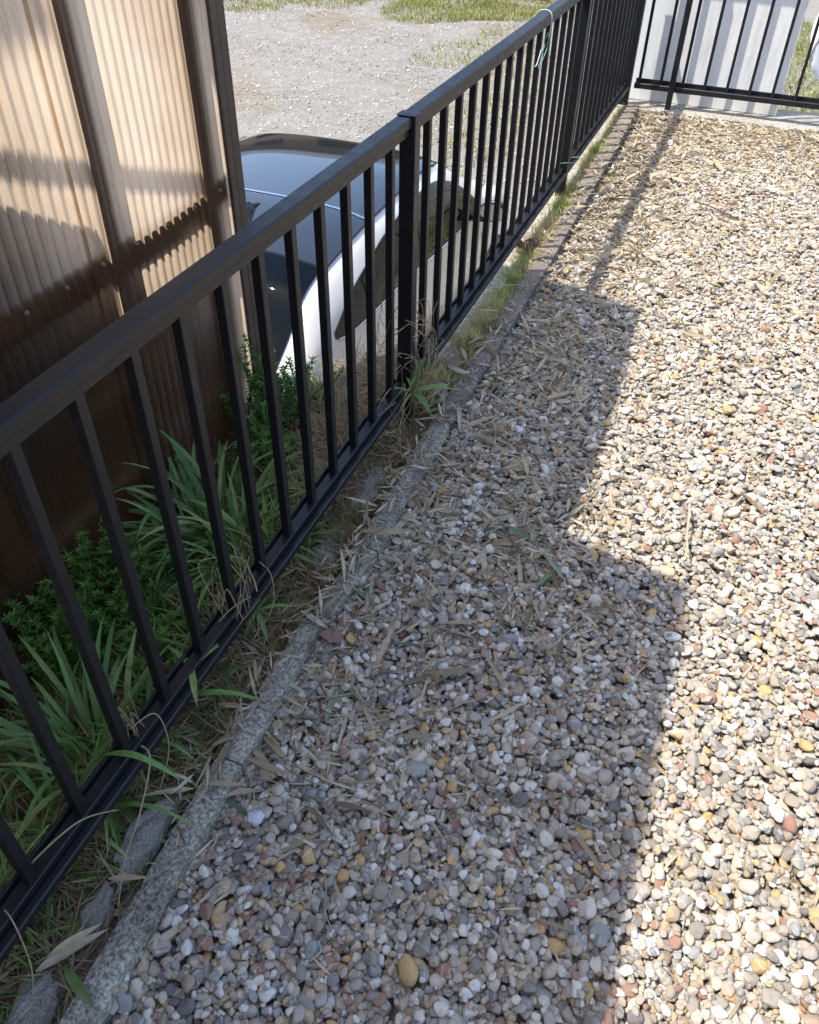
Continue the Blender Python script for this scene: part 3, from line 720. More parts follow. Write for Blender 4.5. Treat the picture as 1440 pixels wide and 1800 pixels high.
def ground_z(x, y):
    i, j = int((x-GX0)/GRES), int((y-GY0)/GRES)
    if 2 <= i < HM.shape[0]-2 and 2 <= j < HM.shape[1]-2: return float(HM[i-1:i+2, j-1:j+2].mean())
    return .022 if x > .095 else soil_z(x, y)+.004
print('pebbles', len(PB))
def gn_instances(name, P_, coll, parent=None, kind='stuff', tilt=.35, seed=1):
    rs = np.random.default_rng(seed); n_ = len(P_)
    me = bpy.data.meshes.new(name); me.from_pydata(P_[:, :3].tolist(), [], [])
    rot = np.stack([rs.normal(0, tilt, n_), rs.normal(0, tilt, n_), P_[:, 6]], 1).astype(np.float32)
    for nm, tp, dat in (('rot', 'FLOAT_VECTOR', rot), ('scl', 'FLOAT_VECTOR', P_[:, 3:6].astype(np.float32))):
        at = me.attributes.new(nm, tp, 'POINT'); at.data.foreach_set('vector', dat.ravel())
    at = me.attributes.new('pick', 'INT', 'POINT'); at.data.foreach_set('value', rs.integers(0, 1000, n_).astype(np.int32))
    o = link(bpy.data.objects.new(name, me), parent)
    ng = bpy.data.node_groups.new(name+'_nodes', 'GeometryNodeTree')
    ng.interface.new_socket('Geometry', in_out='INPUT', socket_type='NodeSocketGeometry'); ng.interface.new_socket('Geometry', in_out='OUTPUT', socket_type='NodeSocketGeometry')
    gi = ng.nodes.new('NodeGroupInput'); go = ng.nodes.new('NodeGroupOutput')
    ip = ng.nodes.new('GeometryNodeInstanceOnPoints'); ci = ng.nodes.new('GeometryNodeCollectionInfo')
    ci.inputs[0].default_value = coll; ci.inputs[1].default_value = True; ci.inputs[2].default_value = True
    def na(nm, tp):
        k = ng.nodes.new('GeometryNodeInputNamedAttribute'); k.data_type = tp; k.inputs[0].default_value = nm; return k.outputs[0]
    ng.links.new(gi.outputs[0], ip.inputs['Points']); ng.links.new(ci.outputs[0], ip.inputs['Instance'])
    ip.inputs['Pick Instance'].default_value = True
    ng.links.new(na('pick', 'INT'), ip.inputs['Instance Index']); ng.links.new(na('rot', 'FLOAT_VECTOR'), ip.inputs['Rotation']); ng.links.new(na('scl', 'FLOAT_VECTOR'), ip.inputs['Scale'])
    ng.links.new(ip.outputs[0], go.inputs[0])
    md = o.modifiers.new('scatter', 'NODES'); md.node_group = ng
    if kind: o['kind'] = kind
    return o
# the 300 that show largest are objects of their own
score = []
for i, q in enumerate(PB):
    X, Y, D = project(q[:3]); vis = 0 <= X <= 1440 and 0 <= Y <= 1800
    k, l = int((q[0]-GX0)/GRES), int((q[1]-GY0)/GRES)
    top = HM[min(k, HM.shape[0]-1), min(l, HM.shape[1]-1)] <= q[2]+q[5]+.001
    score.append(q[3]/D if vis and top else 0)
order = np.argsort(-np.array(score)); solo = set(order[:300].tolist())
for i in order[:300]:
    q = PB[i]; o = bpy.data.objects.new('pebble', pmesh[int(i) % 16]); link(o, gravel)
    o.location = q[:3]; o.rotation_euler = (RNG.normal(0, .3), RNG.normal(0, .3), q[6]); o.scale = q[3:6]
rest_ = np.array([i for i in range(len(PB)) if i not in solo])
gn_instances('pebbles', PB[rest_], pc, gravel, tilt=.3)

# coarse stones of the lot: too small to tell apart
pebble_mat('lot_stone', .95, True)
lc, lmesh = stone_variants('chip_shapes', 8, 1, 'lot_stone', 9)
k = 42000; rs = np.random.default_rng(4)
Yc = 2.6 + 17*rs.random(k)**.8; Xc = -1.2 - .2*Yc + rs.uniform(-1, 1, k)*(1.6+.30*Yc)
Xc = np.minimum(Xc, np.where(Yc > 6.1, 4, -.12))
sz = np.clip(np.exp(rs.normal(math.log(.013), .32, k)), .008, .045)
chips = np.stack([Xc, Yc, [lot_z(a, c) for a, c in zip(Xc, Yc)], sz, sz*rs.uniform(.6,1,k), sz*rs.uniform(.4,.7,k), rs.uniform(0,3.1,k)], 1)
gn_instances('lot_gravel', chips, lc, lot, tilt=.3, seed=8)
# grass patches in the lot
def patch(cx_, cy_, rx, ry, k, h=.07):
    a = rs.uniform(0, 2*math.pi, k); r_ = np.sqrt(rs.random(k))*(1+.25*np.sin(a*3+cx_)); return np.stack([cx_+rx*r_*np.cos(a), cy_+ry*r_*np.sin(a), np.zeros(k)], 1)
gp = np.concatenate([patch(-4.9,17.2,1.5,1.4,5200), patch(-7.6,16.9,1.3,1.0,1500), patch(-3.3,18.4,1.2,1.6,2400), patch(-3.3,14.2,1.0,1.7,900), patch(-2.3,10.5,.6,1.8,500), patch(-6.2,18.0,1.0,.7,1200), patch(1.0,14.5,2.4,5.5,15000), patch(.8,8.2,1.2,1.9,9000), patch(-8.6,15.6,.9,.7,600)])
gp[:, 2] = [lot_z(a, c) for a, c in gp[:, :2]]
k = len(gp)
blades_mesh('lot_grass', gp, rs.uniform(.05,.13,k), rs.uniform(.008,.016,k), rs.uniform(0,6.28,k), rs.uniform(.1,.8,k), rs.uniform(.1,.9,k), rs.random(k), 'lot_grass', lot)['kind'] = 'stuff'
m_ = bm_obj('brick_fragment', box_bm(-.11,.11,-.05,.05,0,.06,.008), simple('brick_red', (.36,.14,.09), .9, var=.2, scale=30)); m_.location = (-3.62, 18.55, LOT+.02); m_.rotation_euler = (.05,.1,.5)
tag(m_, 'broken red brick lying in the grass of the lot', 'brick')

# ================================================================== FALLEN LEAVES
leaf_meshes = []
for i in range(10):
    vs, fs = leaf_data(1, RNG.uniform(.085,.14), RNG.uniform(-.2,.25), RNG.uniform(-.9,.9), RNG.uniform(.1,.5))
    me = bpy.data.meshes.new('fallen_leaf'); me.from_pydata(vs, [], fs); me.update(); me.shade_smooth(); me.materials.append(MAT['dry_leaf']); leaf_meshes.append(me)
green_meshes = []
for i in range(4):
    vs, fs = leaf_data(1, RNG.uniform(.10,.14), RNG.uniform(0,.15), RNG.uniform(-.4,.4), .2)
    me = bpy.data.meshes.new('fallen_green_leaf'); me.from_pydata(vs, [], fs); me.update(); me.shade_smooth(); me.materials.append(MAT['pale_green_leaf']); green_meshes.append(me)
def litter_density(x, y):
    k = .05 + 1.1*math.exp(-max(0, x-.15)/.17) * min(1, max(0, (y-.35)/.5))
    k = max(k, min(1.15, max(0, (y-1.7)/1.9)) * math.exp(-max(0, x-.25)/(.25+.22*max(0, y-2))))
    k *= 1 if x < .50 or y > 5.0 else .45
    k = max(k, .85*math.exp(-((x-.48)/.20)**2-((y-1.6)/.40)**2)); k = max(k, .9*math.exp(-((x-.30)/.22)**2-((y-2.4)/.6)**2)); k = max(k, .6*math.exp(-((x-.26)/.10)**2-((y-1.0)/.25)**2))
    k = max(k, min(1.1, max(0, y-4.4)*.9))
    return k
spots = []; rs = np.random.default_rng(21)
while len(spots) < 15000:
    x, y = rs.uniform(.04, 1.9), .3 + 5.2*rs.random()**.85
    if x < .155 and rs.random() > (.22 if y > 2.3 else .75): continue
    if rs.random() < litter_density(x, y)*(.45 + .55*math.sin(x*13+y*5)**2): spots.append((x, y))
near = sorted(range(len(spots)), key=lambda i: (spots[i][0]-.768)**2 + spots[i][1]**2)
near = [i for i in near if 0 < project((*spots[i], 0))[0] < 1440 and project((*spots[i], 0))[1] < 1800]
solo_l = near[:300]; sset = set(solo_l)
for i in solo_l:
    x, y = spots[i]; o = bpy.data.objects.new('fallen_leaf', leaf_meshes[i % 10]); link(o)
    o.location = (x, y, ground_z(x, y)+.004); o.rotation_euler = (rs.normal(0,.35), rs.normal(0,.14), rs.uniform(0,6.28))
    L = min(.15, math.exp(rs.normal(math.log(.044), .42))); o.scale = (L, L*rs.uniform(.7,1.15), L)
    tag(o, 'dry beige bamboo leaf fallen flat on the gravel of the terrace', 'leaf', 'dry bamboo leaves on the gravel')
# the rest of the litter as one mesh
V = []; Fc = []; rn = []
var = [leaf_data(1, rs.uniform(.12,.2), rs.uniform(-.15,.2), rs.uniform(-1,1), rs.uniform(.1,.5), 3) for _ in range(12)]
for i, (x, y) in enumerate(spots):
    if i in sset: continue
    vs, fs = var[i % 12]; L = min(.11, math.exp(rs.normal(math.log(.040), .42)))
    e = Euler((rs.normal(0,.45), rs.normal(0,.22), rs.uniform(0,6.28))).to_matrix(); A_ = np.array(e)
    L *= 1.12; q = (np.array(vs)*[L, L*rs.uniform(.55,1.1), L]) @ A_.T + [x, y, ground_z(x, y)+rs.uniform(.003,.012)]
    o_ = len(V); V += q.tolist(); Fc += [tuple(k_+o_ for k_ in f_) for f_ in fs]; rn += [rs.random()]*len(vs)
lit = mesh_obj('leaf_litter', V, Fc, 'dry_leaf_litter', smooth=True); at = lit.data.attributes.new('rnd', 'FLOAT', 'POINT'); at.data.foreach_set('value', np.array(rn, np.float32))
tag(lit, 'dry leaf litter spread over the far gravel', 'leaf litter', kind='stuff')
# green bamboo leaves that have fallen on the shaded gravel
gl = [(.60,1.42,1.9,.15),(.63,1.45,2.4,.12),(.57,1.40,1.2,.11),(.66,1.50,.4,.12),(.55,1.55,2.9,.12),(.50,1.50,2.2,.10),(.52,1.62,1.4,.09),(.47,1.45,3.3,.10),(.42,1.78,1.6,.11),(.44,1.80,2.3,.09),(.40,1.74,.7,.08),
      (.58,1.68,1.1,.10),(.61,1.72,2.0,.09),(.36,1.42,3.0,.10),(.33,1.34,2.5,.09),(.22,1.28,2.0,.12),(.19,1.24,1.3,.11),(.24,1.20,2.8,.09),(.27,.86,1.8,.11),(.25,.90,.9,.10),(.28,.83,2.7,.09),(.23,.62,2.9,.11),(.68,1.34,1.0,.08),(.30,1.10,.3,.09),(.20,2.02,1.2,.10),(.24,2.20,2.0,.09)]
for i, (x, y, a, L) in enumerate(gl):
    o = bpy.data.objects.new('fallen_green_leaf', green_meshes[i % 4]); link(o); o.location = (x, y, ground_z(x, y)+.008)
    o.rotation_euler = (rs.normal(0,.25), rs.normal(0,.10), a); o.scale = (L, L, L)
    tag(o, 'grey green bamboo leaf fallen on the shaded gravel', 'leaf', 'green bamboo leaves on the shaded gravel')
# straws and twigs on the gravel
for i in range(60):
    x, y = rs.uniform(.16, .75), rs.uniform(.45, 2.4); a = rs.uniform(0, 6.28); L = rs.uniform(.06, .16); z = max(ground_z(x+math.cos(a)*L*t_, y+math.sin(a)*L*t_) for t_ in (0,.5,1))+.003
    pts = [(x+math.cos(a)*L*t_+rs.normal(0,.004), y+math.sin(a)*L*t_+rs.normal(0,.004), z+.006*math.sin(3.1*t_)) for t_ in (0,.35,.7,1)]
    vs, fs = tube_data(spline(pts, 4), .0011, 4); o = mesh_obj('straw', vs, fs, 'dry_leaf', smooth=True)
    tag(o, 'thin dry straw lying across the shaded pebbles', 'straw', 'straws on the shaded gravel')
simple('twig_bark', (.10,.065,.04), .85)
for pts, lab in (([(.62,4.02,.03),(.70,3.98,.035),(.77,3.93,.03),(.80,3.925,.032)], 'dark thin twig lying on the sunlit leaf litter'), ([(.88,1.83,.02),(.885,1.75,.028),(.89,1.68,.026),(.90,1.63,.02)], 'pale broken stalk lying on sunlit pebbles beside the shadow corner')):
    vs, fs = tube_data(spline(pts, 5), .0035, 6); o = mesh_obj('twig', vs, fs, 'twig_bark' if 'dark' in lab else 'dry_leaf', smooth=True); tag(o, lab, 'twig')

# ================================================================== STRIP BETWEEN FENCE AND KERB
# rough stones
def rock(name, loc, size, rz, label, seed, mat='rough_stone'):
    rs2 = np.random.default_rng(seed); bm = bmesh.new(); bmesh.ops.create_icosphere(bm, subdivisions=4, radius=1)
    cuts = [(Vector(rs2.normal(size=3)).normalized(), rs2.uniform(.5,.8)) for _ in range(14)] + [(Vector((0,0,1)), .7)]
    ph = rs2.uniform(0, 6, 6)
    for v in bm.verts:
        d = v.co.normalized(); q = 1+.08*math.sin(d.x*3+ph[0])+.06*math.sin(d.y*5+ph[1]+d.z*3)
        for nn, h in cuts:
            t_ = d.dot(nn)*q
            if t_ > h: q *= (h+(t_-h)*.12)/t_
        pv = d*2.2+Vector((seed*7.1, 0, 0)); q += .16*mn.noise(pv)+.10*mn.noise(pv*2.7)+.05*mn.noise(pv*7)+.03*mn.noise(pv*16)
        v.co = d*q
    o = bm_obj(name, bm, mat, smooth=True); o.location = loc; o.scale = size; o.rotation_euler = (0,0,rz); return tag(o, label, 'stone')
simple('reddish_stone', (.22,.13,.10), .9, var=.3, scale=14, bmp=.4)
rock('stone', (.068,.535,-.02), (.040,.115,.045), -.12, 'large flat grey stone between the shaded bottom rail and near kerb', 1)
rock('stone', (.070,.375,-.03), (.036,.062,.04), .2, 'mossy grey stone beside dry bamboo sheaths near the kerb', 2)
rock('stone', (.07,.215,-.035), (.045,.09,.04), .1, 'flat dark stone half buried at the near end of the strip', 3)
rock('stone', (.075,2.085,.0), (.034,.05,.034), .3, 'round tan stone next to the bamboo shoot at the shaded post', 4)
rock('stone', (.062,2.25,.0), (.03,.06,.045), .1, 'reddish stone wedged under the bottom rail behind the shaded post', 5, 'reddish_stone')
rock('stone', (.045,1.60,-.02), (.045,.13,.035), .1, 'long grey stone slab under the shaded bottom rail', 6)
rock('stone', (.035,1.33,-.03), (.045,.10,.035), -.2, 'low grey stone below the rail next to clipped straw stubble', 7)
rock('stone', (-.10,1.62,-.07), (.10,.13,.03), .3, 'flat dark slab on the bank behind the balusters', 8)
rock('stone', (.185,1.06,.005), (.028,.022,.016), .4, 'brown broken stone lying against the end of the kerb', 9, 'reddish_stone')
rock('pebble_large', (.245,.62,.004), (.018,.022,.014), .4, 'smooth pale blue grey pebble beside the near kerb', 12, simple('pale_pebble', (.45,.46,.48), .6, var=.1, scale=60))
bpy.data.objects['pebble_large'].name = 'smooth_pebble'
# clumps of straw stubble and grass in the strip (nobody could count the blades)
rs = np.random.default_rng(33)
def strip_pts(k, y0, y1, x0, x1, pw=1.0, clump=0.0):
    y = y0+(y1-y0)*rs.random(k)**pw; x = rs.uniform(x0, x1, k)
    if clump: keep = (np.sin(y*23+x*40)+np.sin(y*9.7+1.3)) > rs.uniform(-1.6, 1.3, k)*clump; x, y = x[keep], y[keep]
    return np.stack([x, y, [soil_z(a, c)-.004 for a, c in zip(x, y)]], 1)
b1 = strip_pts(36000, 2.15, 5.45, .028, .100, 1.0, 1.35); k = len(b1); lush = np.clip(.22+.34*np.sin(b1[:,1]*7)+rs.normal(0,.25,k), 0, 1)
blades_mesh('strip_grass', b1, rs.uniform(.03,.09,k), rs.uniform(.0022,.0045,k), rs.uniform(0,6.28,k), rs.uniform(.05,.7,k), rs.uniform(.1,.9,k), lush, 'strip_grass', soil)['kind'] = 'stuff'
b2 = strip_pts(15000, .75, 2.6, .050, .108, .8, 1.3); k = len(b2)
blades_mesh('straw_stubble', b2, rs.uniform(.02,.065,k), rs.uniform(.0016,.0034,k), rs.uniform(0,6.28,k), rs.uniform(.1,1.2,k), rs.uniform(0,.6,k), rs.random(k)*.62, 'straw', soil)['kind'] = 'stuff'
b2 = strip_pts(1700, .15, 2.6, .0, .11, 1.0, .9); k = len(b2)
blades_mesh('strip_weeds', b2, rs.uniform(.03,.09,k), rs.uniform(.002,.004,k), rs.uniform(0,6.28,k), rs.uniform(.2,1.3,k), rs.uniform(.1,.9,k), rs.random(k), 'weed_leaf', soil)['kind'] = 'stuff'
b3 = strip_pts(5200, .1, 5.4, -.02, .10); k = len(b3); b3[:, 2] += rs.uniform(.004,.02,k)
blades_mesh('dead_grass', b3, rs.uniform(.03,.10,k), rs.uniform(.0012,.0050,k), rs.uniform(0,6.28,k), rs.uniform(1.2,1.6,k), rs.uniform(-.1,.3,k), rs.random(k), 'straw', soil, roll=rs.normal(0,.5,k))['kind'] = 'stuff'
# dead grass mat and green grass on the bank left of the fence
def bank_pts(k, x0, x1, y0, y1):
    x, y = rs.uniform(x0, x1, k), rs.uniform(y0, y1, k); keep = x > np.array([strip_left(c)+.02 for c in y]); x, y = x[keep], y[keep]
    return np.stack([x, y, [soil_z(a, c) for a, c in zip(x, y)]], 1)
b4 = bank_pts(5200, -.56, -.01, 1.5, 2.55); k = len(b4); b4[:, 2] += rs.uniform(0,.03,k)
blades_mesh('dead_grass_mat', b4, rs.uniform(.05,.16,k), rs.uniform(.0015,.004,k), rs.uniform(0,6.28,k), rs.uniform(1.0,1.6,k), rs.uniform(-.3,.5,k), rs.random(k)*.8, 'straw', soil)['kind'] = 'stuff'
b4 = bank_pts(3200, -.56, -.01, .1, 1.6); k = len(b4); b4[:, 2] += rs.uniform(0,.02,k)
blades_mesh('dead_grass_mat', b4, rs.uniform(.05,.16,k), rs.uniform(.0015,.004,k), rs.uniform(0,6.28,k), rs.uniform(.9,1.6,k), rs.uniform(-.3,.5,k), rs.random(k)*.5, 'straw', soil)['kind'] = 'stuff'
b5 = np.concatenate([bank_pts(1500, -.54, -.02, .2, 1.55), bank_pts(700, -.54, -.36, 1.7, 2.25)]); k = len(b5)
blades_mesh('bank_grass', b5, rs.uniform(.06,.17,k), rs.uniform(.003,.007,k), rs.uniform(0,6.28,k), rs.uniform(.1,.7,k), rs.uniform(.3,1.3,k), rs.random(k), 'weed_leaf', soil, seg=4)['kind'] = 'stuff'

# strap-leaved clumps: every blade a part
strap = []
for i in range(9):
    L, W, le, be = RNG.uniform(.75,1.1), RNG.uniform(.034,.050), RNG.uniform(.1,.6), RNG.uniform(1.2,2.5); seg = 10; vs = []; fs = []; p = Vector((0,0,0))
    for s in range(seg+1):
        t = s/seg; wd = W*(.6+.9*t if t < .35 else .915)*(1-max(0,(t-.55)/.45)**1.6)*.5 + .0006; a = le+be*t**1.2
        vs += [(p.x, -wd, p.z+wd*.35), (p.x, 0, p.z), (p.x, wd, p.z+wd*.35)]
        p = p + Vector((math.sin(a), 0, math.cos(a)))*L/seg
    for s in range(seg):
        for q in (0,1): fs.append((s*3+q, s*3+q+1, s*3+q+4, s*3+q+3))
    me = bpy.data.meshes.new('leaf'); me.from_pydata(vs, [], fs); me.update(); me.shade_smooth(); me.materials.append(MAT['strap_leaf']); strap.append(me)
def clump(loc, k, hmin, hmax, rad, label, yawc=None, spread=6.28):
    c = tag(empty('strap_leaf_plant', loc), label, 'plant')
    for i in range(k):
        o = bpy.data.objects.new('leaf', strap[i % 9]); link(o, c); a = RNG.uniform(0, 6.28); r_ = rad*math.sqrt(RNG.random())
        o.location = (r_*math.cos(a), r_*math.sin(a), RNG.uniform(-.02,.0)); L = RNG.uniform(hmin, hmax)
        yw_ = a+RNG.normal(0,.7) if yawc is None else yawc+RNG.uniform(-.5,.5)*spread
        o.rotation_euler = (RNG.normal(0,.12), RNG.normal(0,.18), yw_); o.scale = (L, L, L)
    return c
clump((-.33,1.40,soil_z(-.33,1.40)), 170, .24, .42, .15, 'big arching green strap leaved clump behind the fence below the shed wall')
clump((-.17,1.30,soil_z(-.17,1.30)), 60, .18, .30, .10, 'smaller strap leaved tuft in front of the big arching clump')
clump((-.16,.66,soil_z(-.16,.66)), 60, .22, .40, .09, 'upright strap leaved clump close behind the near bottom rail')
clump((-.10,.50,soil_z(-.10,.50)), 16, .16, .30, .05, 'thin strap leaved tuft at the near end of the fence')
clump((-.40,2.03,soil_z(-.40,2.03)), 26, .10, .20, .08, 'short narrow leaved tuft at the foot of the brown shed corner')
# whorled weeds
def weed(loc, k, h, rad, label, seed):
    rs2 = np.random.default_rng(seed); stems = []; pts = []
    for i in range(k):
        a = rs2.uniform(0, 6.28); r_ = rad*math.sqrt(rs2.random()); bx_, by_ = r_*math.cos(a), r_*math.sin(a); H = h*rs2.uniform(.55,1.0)*(1-.4*r_/rad)
        lx, ly = rs2.normal(0,.25)*H, rs2.normal(0,.25)*H
        path = spline([(bx_,by_,-.02),(bx_+lx*.3,by_+ly*.3,H*.4),(bx_+lx*.7,by_+ly*.7,H*.75),(bx_+lx,by_+ly,H)], 4)
        stems.append(tube_data(path, .0013, 4))
        for j in range(2, len(path)): pts.append(path[j])
    w_ = tag(empty('whorled_weed', loc), label, 'plant')
    vs, fs = join_data(stems); o = mesh_obj('stem', vs, fs, 'weed_leaf', w_, smooth=True); at = o.data.attributes.new('rnd', 'FLOAT', 'POINT')
    B_, yw_ = [], []
    for p in pts:
        a0 = rs2.uniform(0, 1)
        for q in range(6): B_.append(tuple(p)); yw_.append(a0+q*math.pi/3)
    n_ = len(B_); cr = blades_mesh('foliage', B_, rs2.uniform(.012,.024,n_), rs2.uniform(.004,.0065,n_), np.array(yw_), rs2.uniform(.7,1.35,n_), rs2.uniform(.1,.5,n_), np.clip(rs2.normal(.5,.3,n_),0,1), 'weed_leaf', w_)
    cr['kind'] = 'stuff'
    return w_
weed((-.44,1.93,soil_z(-.44,1.93)), 60, .40, .13, 'bright green whorled weed climbing by the shed corner', 1)
weed((-.46,1.00,soil_z(-.46,1.0)), 120, .42, .17, 'dense green whorled weed at the foot of the shed wall', 2)
weed((-.18,.90,soil_z(-.18,.9)), 26, .14, .09, 'low feathery green weed just behind the near balusters', 3)
weed((-.30,1.72,soil_z(-.30,1.72)), 30, .22, .10, 'green whorled weed beside the dead grass mat', 4)
# bamboo sprigs
def sprig(loc, leaves, label, h=.10):
    s_ = tag(empty('bamboo_sprig', loc), label, 'plant')
    vs, fs = tube_data(spline([(0,0,-.04),(.002,.004,h*.5),(0,.0,h)], 5), .0022, 5); o = mesh_obj('stem', vs, fs, 'straw', s_, smooth=True); o.data.attributes.new('rnd','FLOAT','POINT')
    for i, (L, W, yaw_, pit) in enumerate(leaves):
        vs, fs = leaf_data(L, W, .25, .2, .25, 8); o = mesh_obj('leaf', vs, fs, 'strap_leaf', s_, smooth=True); o.location = (0,0,h); o.rotation_euler = (0, -pit, yaw_)
    return s_
sprig((.055,1.90,.0), [(.11,.026,1.3,1.0),(.12,.022,.35,.12),(.09,.020,-.5,-.35),(.10,.012,3.6,.1),(.09,.009,-1.8,-.5),(.07,.012,2.4,.5)], 'bamboo shoot with fresh green leaves in front of the shaded post', .12)
sprig((.01,.80,.06), [(.085,.012,2.8,.0),(.09,.014,-.9,-.1),(.10,.016,1.4,-.2)], 'three leaved green bamboo sprig over the near bottom rail', .06)
sprig((.03,1.02,.02), [(.09,.010,.4,.15),(.08,.012,-.8,-.3),(.09,.010,2.1,.5),(.07,.010,-1.6,-.4)], 'small bamboo sprig with drooping leaves beside the bottom rail', .05)
# long single blade crossing the rail
vs, fs = leaf_data(.16, .012, .55, .3, .2, 10); o = mesh_obj('bent_grass_blade', vs, fs, 'strap_leaf', smooth=True); o.location = (-.02,.565,.135); o.rotation_euler = (0,-.05,.05); tag(o, 'single long green blade bent across the near bottom rail', 'leaf')
# dry bamboo sheaths near the kerb
for i, (x, y, a, L, W) in enumerate(((.075,.285,.95,.12,.016),(.10,.30,1.0,.09,.014),(.11,.44,.4,.07,.010),(.165,.72,.7,.07,.012),(.19,.78,-.4,.08,.012))):
    vs, fs = leaf_data(L, W, .15, .3, .6, 8); o = mesh_obj('bamboo_sheath', vs, fs, 'dry_leaf', smooth=True); o.location = (x-.03, y-.03, ground_z(x,y)+.02); o.rotation_euler = (.2,-.05,a)
    tag(o, 'pale dry bamboo sheath lying beside the near kerb', 'leaf', 'bamboo sheaths by the kerb')
vs, fs = leaf_data(.085, .017, .12, .2, .2, 8); o = mesh_obj('fallen_green_leaf', vs, fs, 'strap_leaf', smooth=True); o.location = (.10,.27,.03); o.rotation_euler = (.1,.0,-.35); tag(o, 'broad fresh green leaf lying on the near kerb', 'leaf')
# dry vines
def vine(name, label, paths, rad=.0016):
    parts = [tube_data(spline(p, 8), rad*q, 5, lambda t: 1-.6*t) for p, q in paths]; vs, fs = join_data(parts)
    o = mesh_obj(name, vs, fs, 'straw', smooth=True); at = o.data.attributes.new('rnd', 'FLOAT', 'POINT'); at.data.foreach_set('value', np.full(len(vs), .85, np.float32)); return tag(o, label, 'vine')
def tangle(cx_, cy_, z0, z1, k, r_, seed, loops=True):
    rs2 = np.random.default_rng(seed); ps = []
    for i in range(k):
        z = rs2.uniform(z0, z1); a = rs2.uniform(0, 6.28); p = []
        rr2 = r_*rs2.uniform(.4,1.2); n_ = rs2.integers(5, 9)
        for j in range(n_):
            a += rs2.uniform(.4,1.1); p.append((cx_+rr2*math.cos(a)*rs2.uniform(.7,1.2), cy_+rr2*math.sin(a)*rs2.uniform(.7,1.3), z+rs2.normal(0,.02)+.015*j*rs2.choice((-1,1))))
        ps.append((p, rs2.uniform(.5,1.2)))
    return ps
main = [([(.06,1.93,-.03),(.0,1.92,.05),(-.02,1.90,.14),(.01,1.93,.20),(-.02,1.88,.26),(.012,1.93,.31),(.02,1.935,.33)], 1.6), ([(.01,1.93,.33),(.05,1.92,.33),(.075,2.0,.28),(.07,2.05,.2),(.06,2.1,.12)], 1.2), ([(-.03,1.9,.1),(-.06,1.87,.17),(-.05,1.86,.22),(.0,1.91,.23),(.05,1.92,.22),(.06,1.91,.19)], 1.5), ([(.0,1.91,.1),(.03,1.90,.12),(.065,1.91,.13),(.06,1.915,.105),(.03,1.905,.105),(0,1.91,.12)], 1.4)]
vine('dry_vine', 'dry curling vine wound round the foot of the shaded fence post', main + tangle(.02, 2.02, .0, .28, 40, .075, 2) + tangle(-.05, 1.80, -.05, .12, 50, .10, 3) + tangle(.0, 1.90, .02, .34, 14, .06, 8))
vine('dry_vine', 'dry tangled tendrils at the bottom of a near baluster by the bent blade', tangle(-.01, .62, .05, .16, 11, .035, 5) + [([(-.01,.62,.1),(.05,.60,.12),(.07,.52,.06),(.085,.45,.04),(.12,.38,.03)], 1.5), ([(.0,.62,.15),(.03,.66,.16),(.06,.64,.10),(.07,.58,.05)], 1.0)])
vine('dry_vine', 'dry forked stalks caught over the bottom rail between near balusters', tangle(.0, .98, .08, .18, 8, .05, 6) + [([(-.06,.86,.02),(-.02,.93,.12),(.02,1.0,.2),(.03,1.02,.24)], 1.4), ([(-.05,.87,.03),(.01,.93,.14),(.04,.99,.15)], 1.4), ([(.01,1.08,.16),(.05,1.06,.15),(.07,1.02,.10),(.05,.96,.05)], .9)])
vine('dry_vine', 'long dry stalk lying over the near end of the bottom rail', [([(-.05,.30,.06),(.0,.36,.14),(.03,.44,.15),(.05,.50,.10)], 1.6), ([(-.05,.31,.06),(-.02,.36,.14),(.0,.41,.17)], 1.3), ([(-.06,.30,.08),(.02,.28,.13),(.06,.25,.06),(.08,.22,.03)], 1.2)])
vine('dry_vine', 'thin dry runner reaching from the shaded post across the kerb', [([(.07,1.92,.03),(.13,2.03,.06),(.20,2.12,.05),(.27,2.2,.03)], 1.0)], .0013)
# curled brown leaf clump on the retaining wall
parts = []
for i in range(9):
    vs, fs = leaf_data(.07, .03, .5, RNG.uniform(-1,1), .6, 6); A_ = np.array(Euler((RNG.normal(0,.8), RNG.normal(0,.6), RNG.uniform(0,6.28))).to_matrix()); parts.append(((np.array(vs) @ A_.T + [RNG.normal(0,.012), RNG.normal(0,.025), .02]).tolist(), fs))
vs, fs = join_data(parts); o = mesh_obj('dead_leaf_clump', vs, fs, simple('dead_brown_leaf', (.12,.065,.04), .8, var=.3, scale=30), smooth=True); o.location = (.04,3.25,.0); tag(o, 'curled dark brown dead leaves heaped on the wall below the sunlit rail', 'leaf')

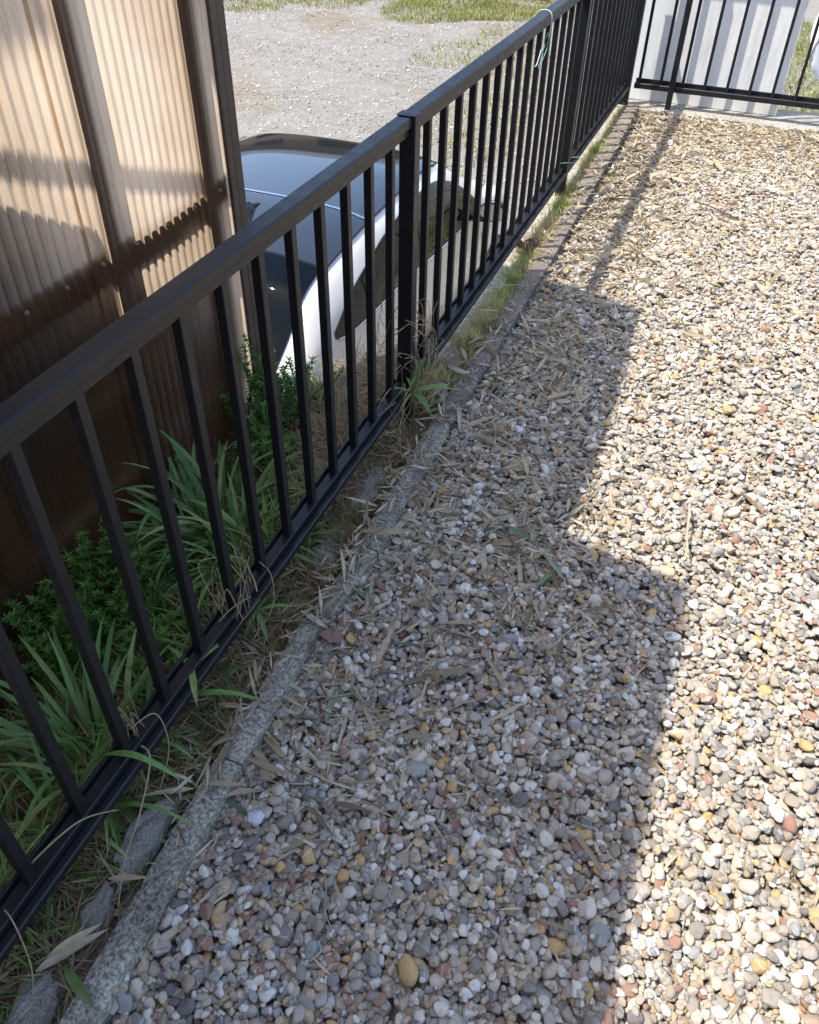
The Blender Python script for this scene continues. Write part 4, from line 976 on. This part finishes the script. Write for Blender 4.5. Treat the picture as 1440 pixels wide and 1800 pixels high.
# ================================================================== FAR RIGHT: tarp on a pipe rail
simple('galvanised', (.30,.33,.37), .45, .6)
m, n, b = new_mat('tarp'); co = coords(n); wv = n.nodes.new('ShaderNodeTexWave'); wv.inputs['Scale'].default_value = 3.5; wv.inputs['Distortion'].default_value = 9; wv.inputs['Detail'].default_value = 3; n.links.new(co, wv.inputs['Vector'])
r = ramp(n, [(.0, (.12,.12,.12)), (.13, (.5,.5,.5)), (.25, (.74,.73,.74))]); n.links.new(wv.outputs[1], r.inputs[0]); n.links.new(r.outputs[0], b.inputs['Base Color']); b.inputs['Roughness'].default_value = .5; MAT['tarp'] = m
pr = tag(empty('pipe_rail', (1.6, 7.1, LOT)), 'grey pipe rail behind the white board', 'railing')
vs, fs = tube_data([(.95,7.1,.625),(3.2,7.1,.625)], .024, 12); local(mesh_obj('rail', vs, fs, 'galvanised', pr, smooth=True), pr)
for x in (1.30, 2.3):
    vs, fs = tube_data([(x,7.13,LOT-.05),(x,7.13,.75)], .022, 12); local(mesh_obj('post', vs, fs, 'galvanised', pr, smooth=True), pr)
nu, nv = 34, 26; vs = []; fs = []
for i in range(nu+1):
    for j in range(nv+1):
        a, t = i/nu, j/nv; x = 1.04 + a*.75 + .03*math.sin(t*7+a*3); z = .66 - t*(.62 + .14*math.sin(a*9)) ; y = 7.06 + .035*math.sin(a*26+t*4)*t + .02*math.sin(a*11-t*9)
        if j == 0: y = 7.10
        vs.append((x, y, z))
for i in range(nu):
    for j in range(nv): fs.append((i*(nv+1)+j, (i+1)*(nv+1)+j, (i+1)*(nv+1)+j+1, i*(nv+1)+j+1))
tag(mesh_obj('tarp', vs, fs, 'tarp', smooth=True), 'crumpled white plastic sheet hung over the pipe rail', 'tarp')

# ================================================================== HOUSE ACROSS THE LOT (above the picture; mirrored in the car roof)
simple('dark_cladding', (.10,.075,.055), .7, var=.25, scale=4); simple('roof_tile', (.07,.07,.075), .5, var=.2, scale=6)
fh = tag(empty('house', (-11.5, 26, LOT)), 'brown clad house across the lot, mirrored in the black car roof', 'house')
local(box('wall', -17, -6, 23, 30, LOT, LOT+6.2, 'dark_cladding', fh), fh)
slv = [(-17.6,22.4,LOT+6.2),(-5.4,22.4,LOT+6.2),(-5.4,30.6,LOT+6.2),(-17.6,30.6,LOT+6.2),(-17.6,26.5,LOT+8.4),(-5.4,26.5,LOT+8.4)]
local(mesh_obj('roof', slv, [(0,1,5,4),(2,3,4,5),(0,4,3),(1,2,5),(0,3,2,1)], 'roof_tile', fh), fh)
for x in (-15.5, -13, -10, -7.5):
    for z in (.9, 3.7): local(box('window', x-.7, x+.7, 22.93, 22.999, LOT+z, LOT+z+1.2, 'car_glass', fh), fh)
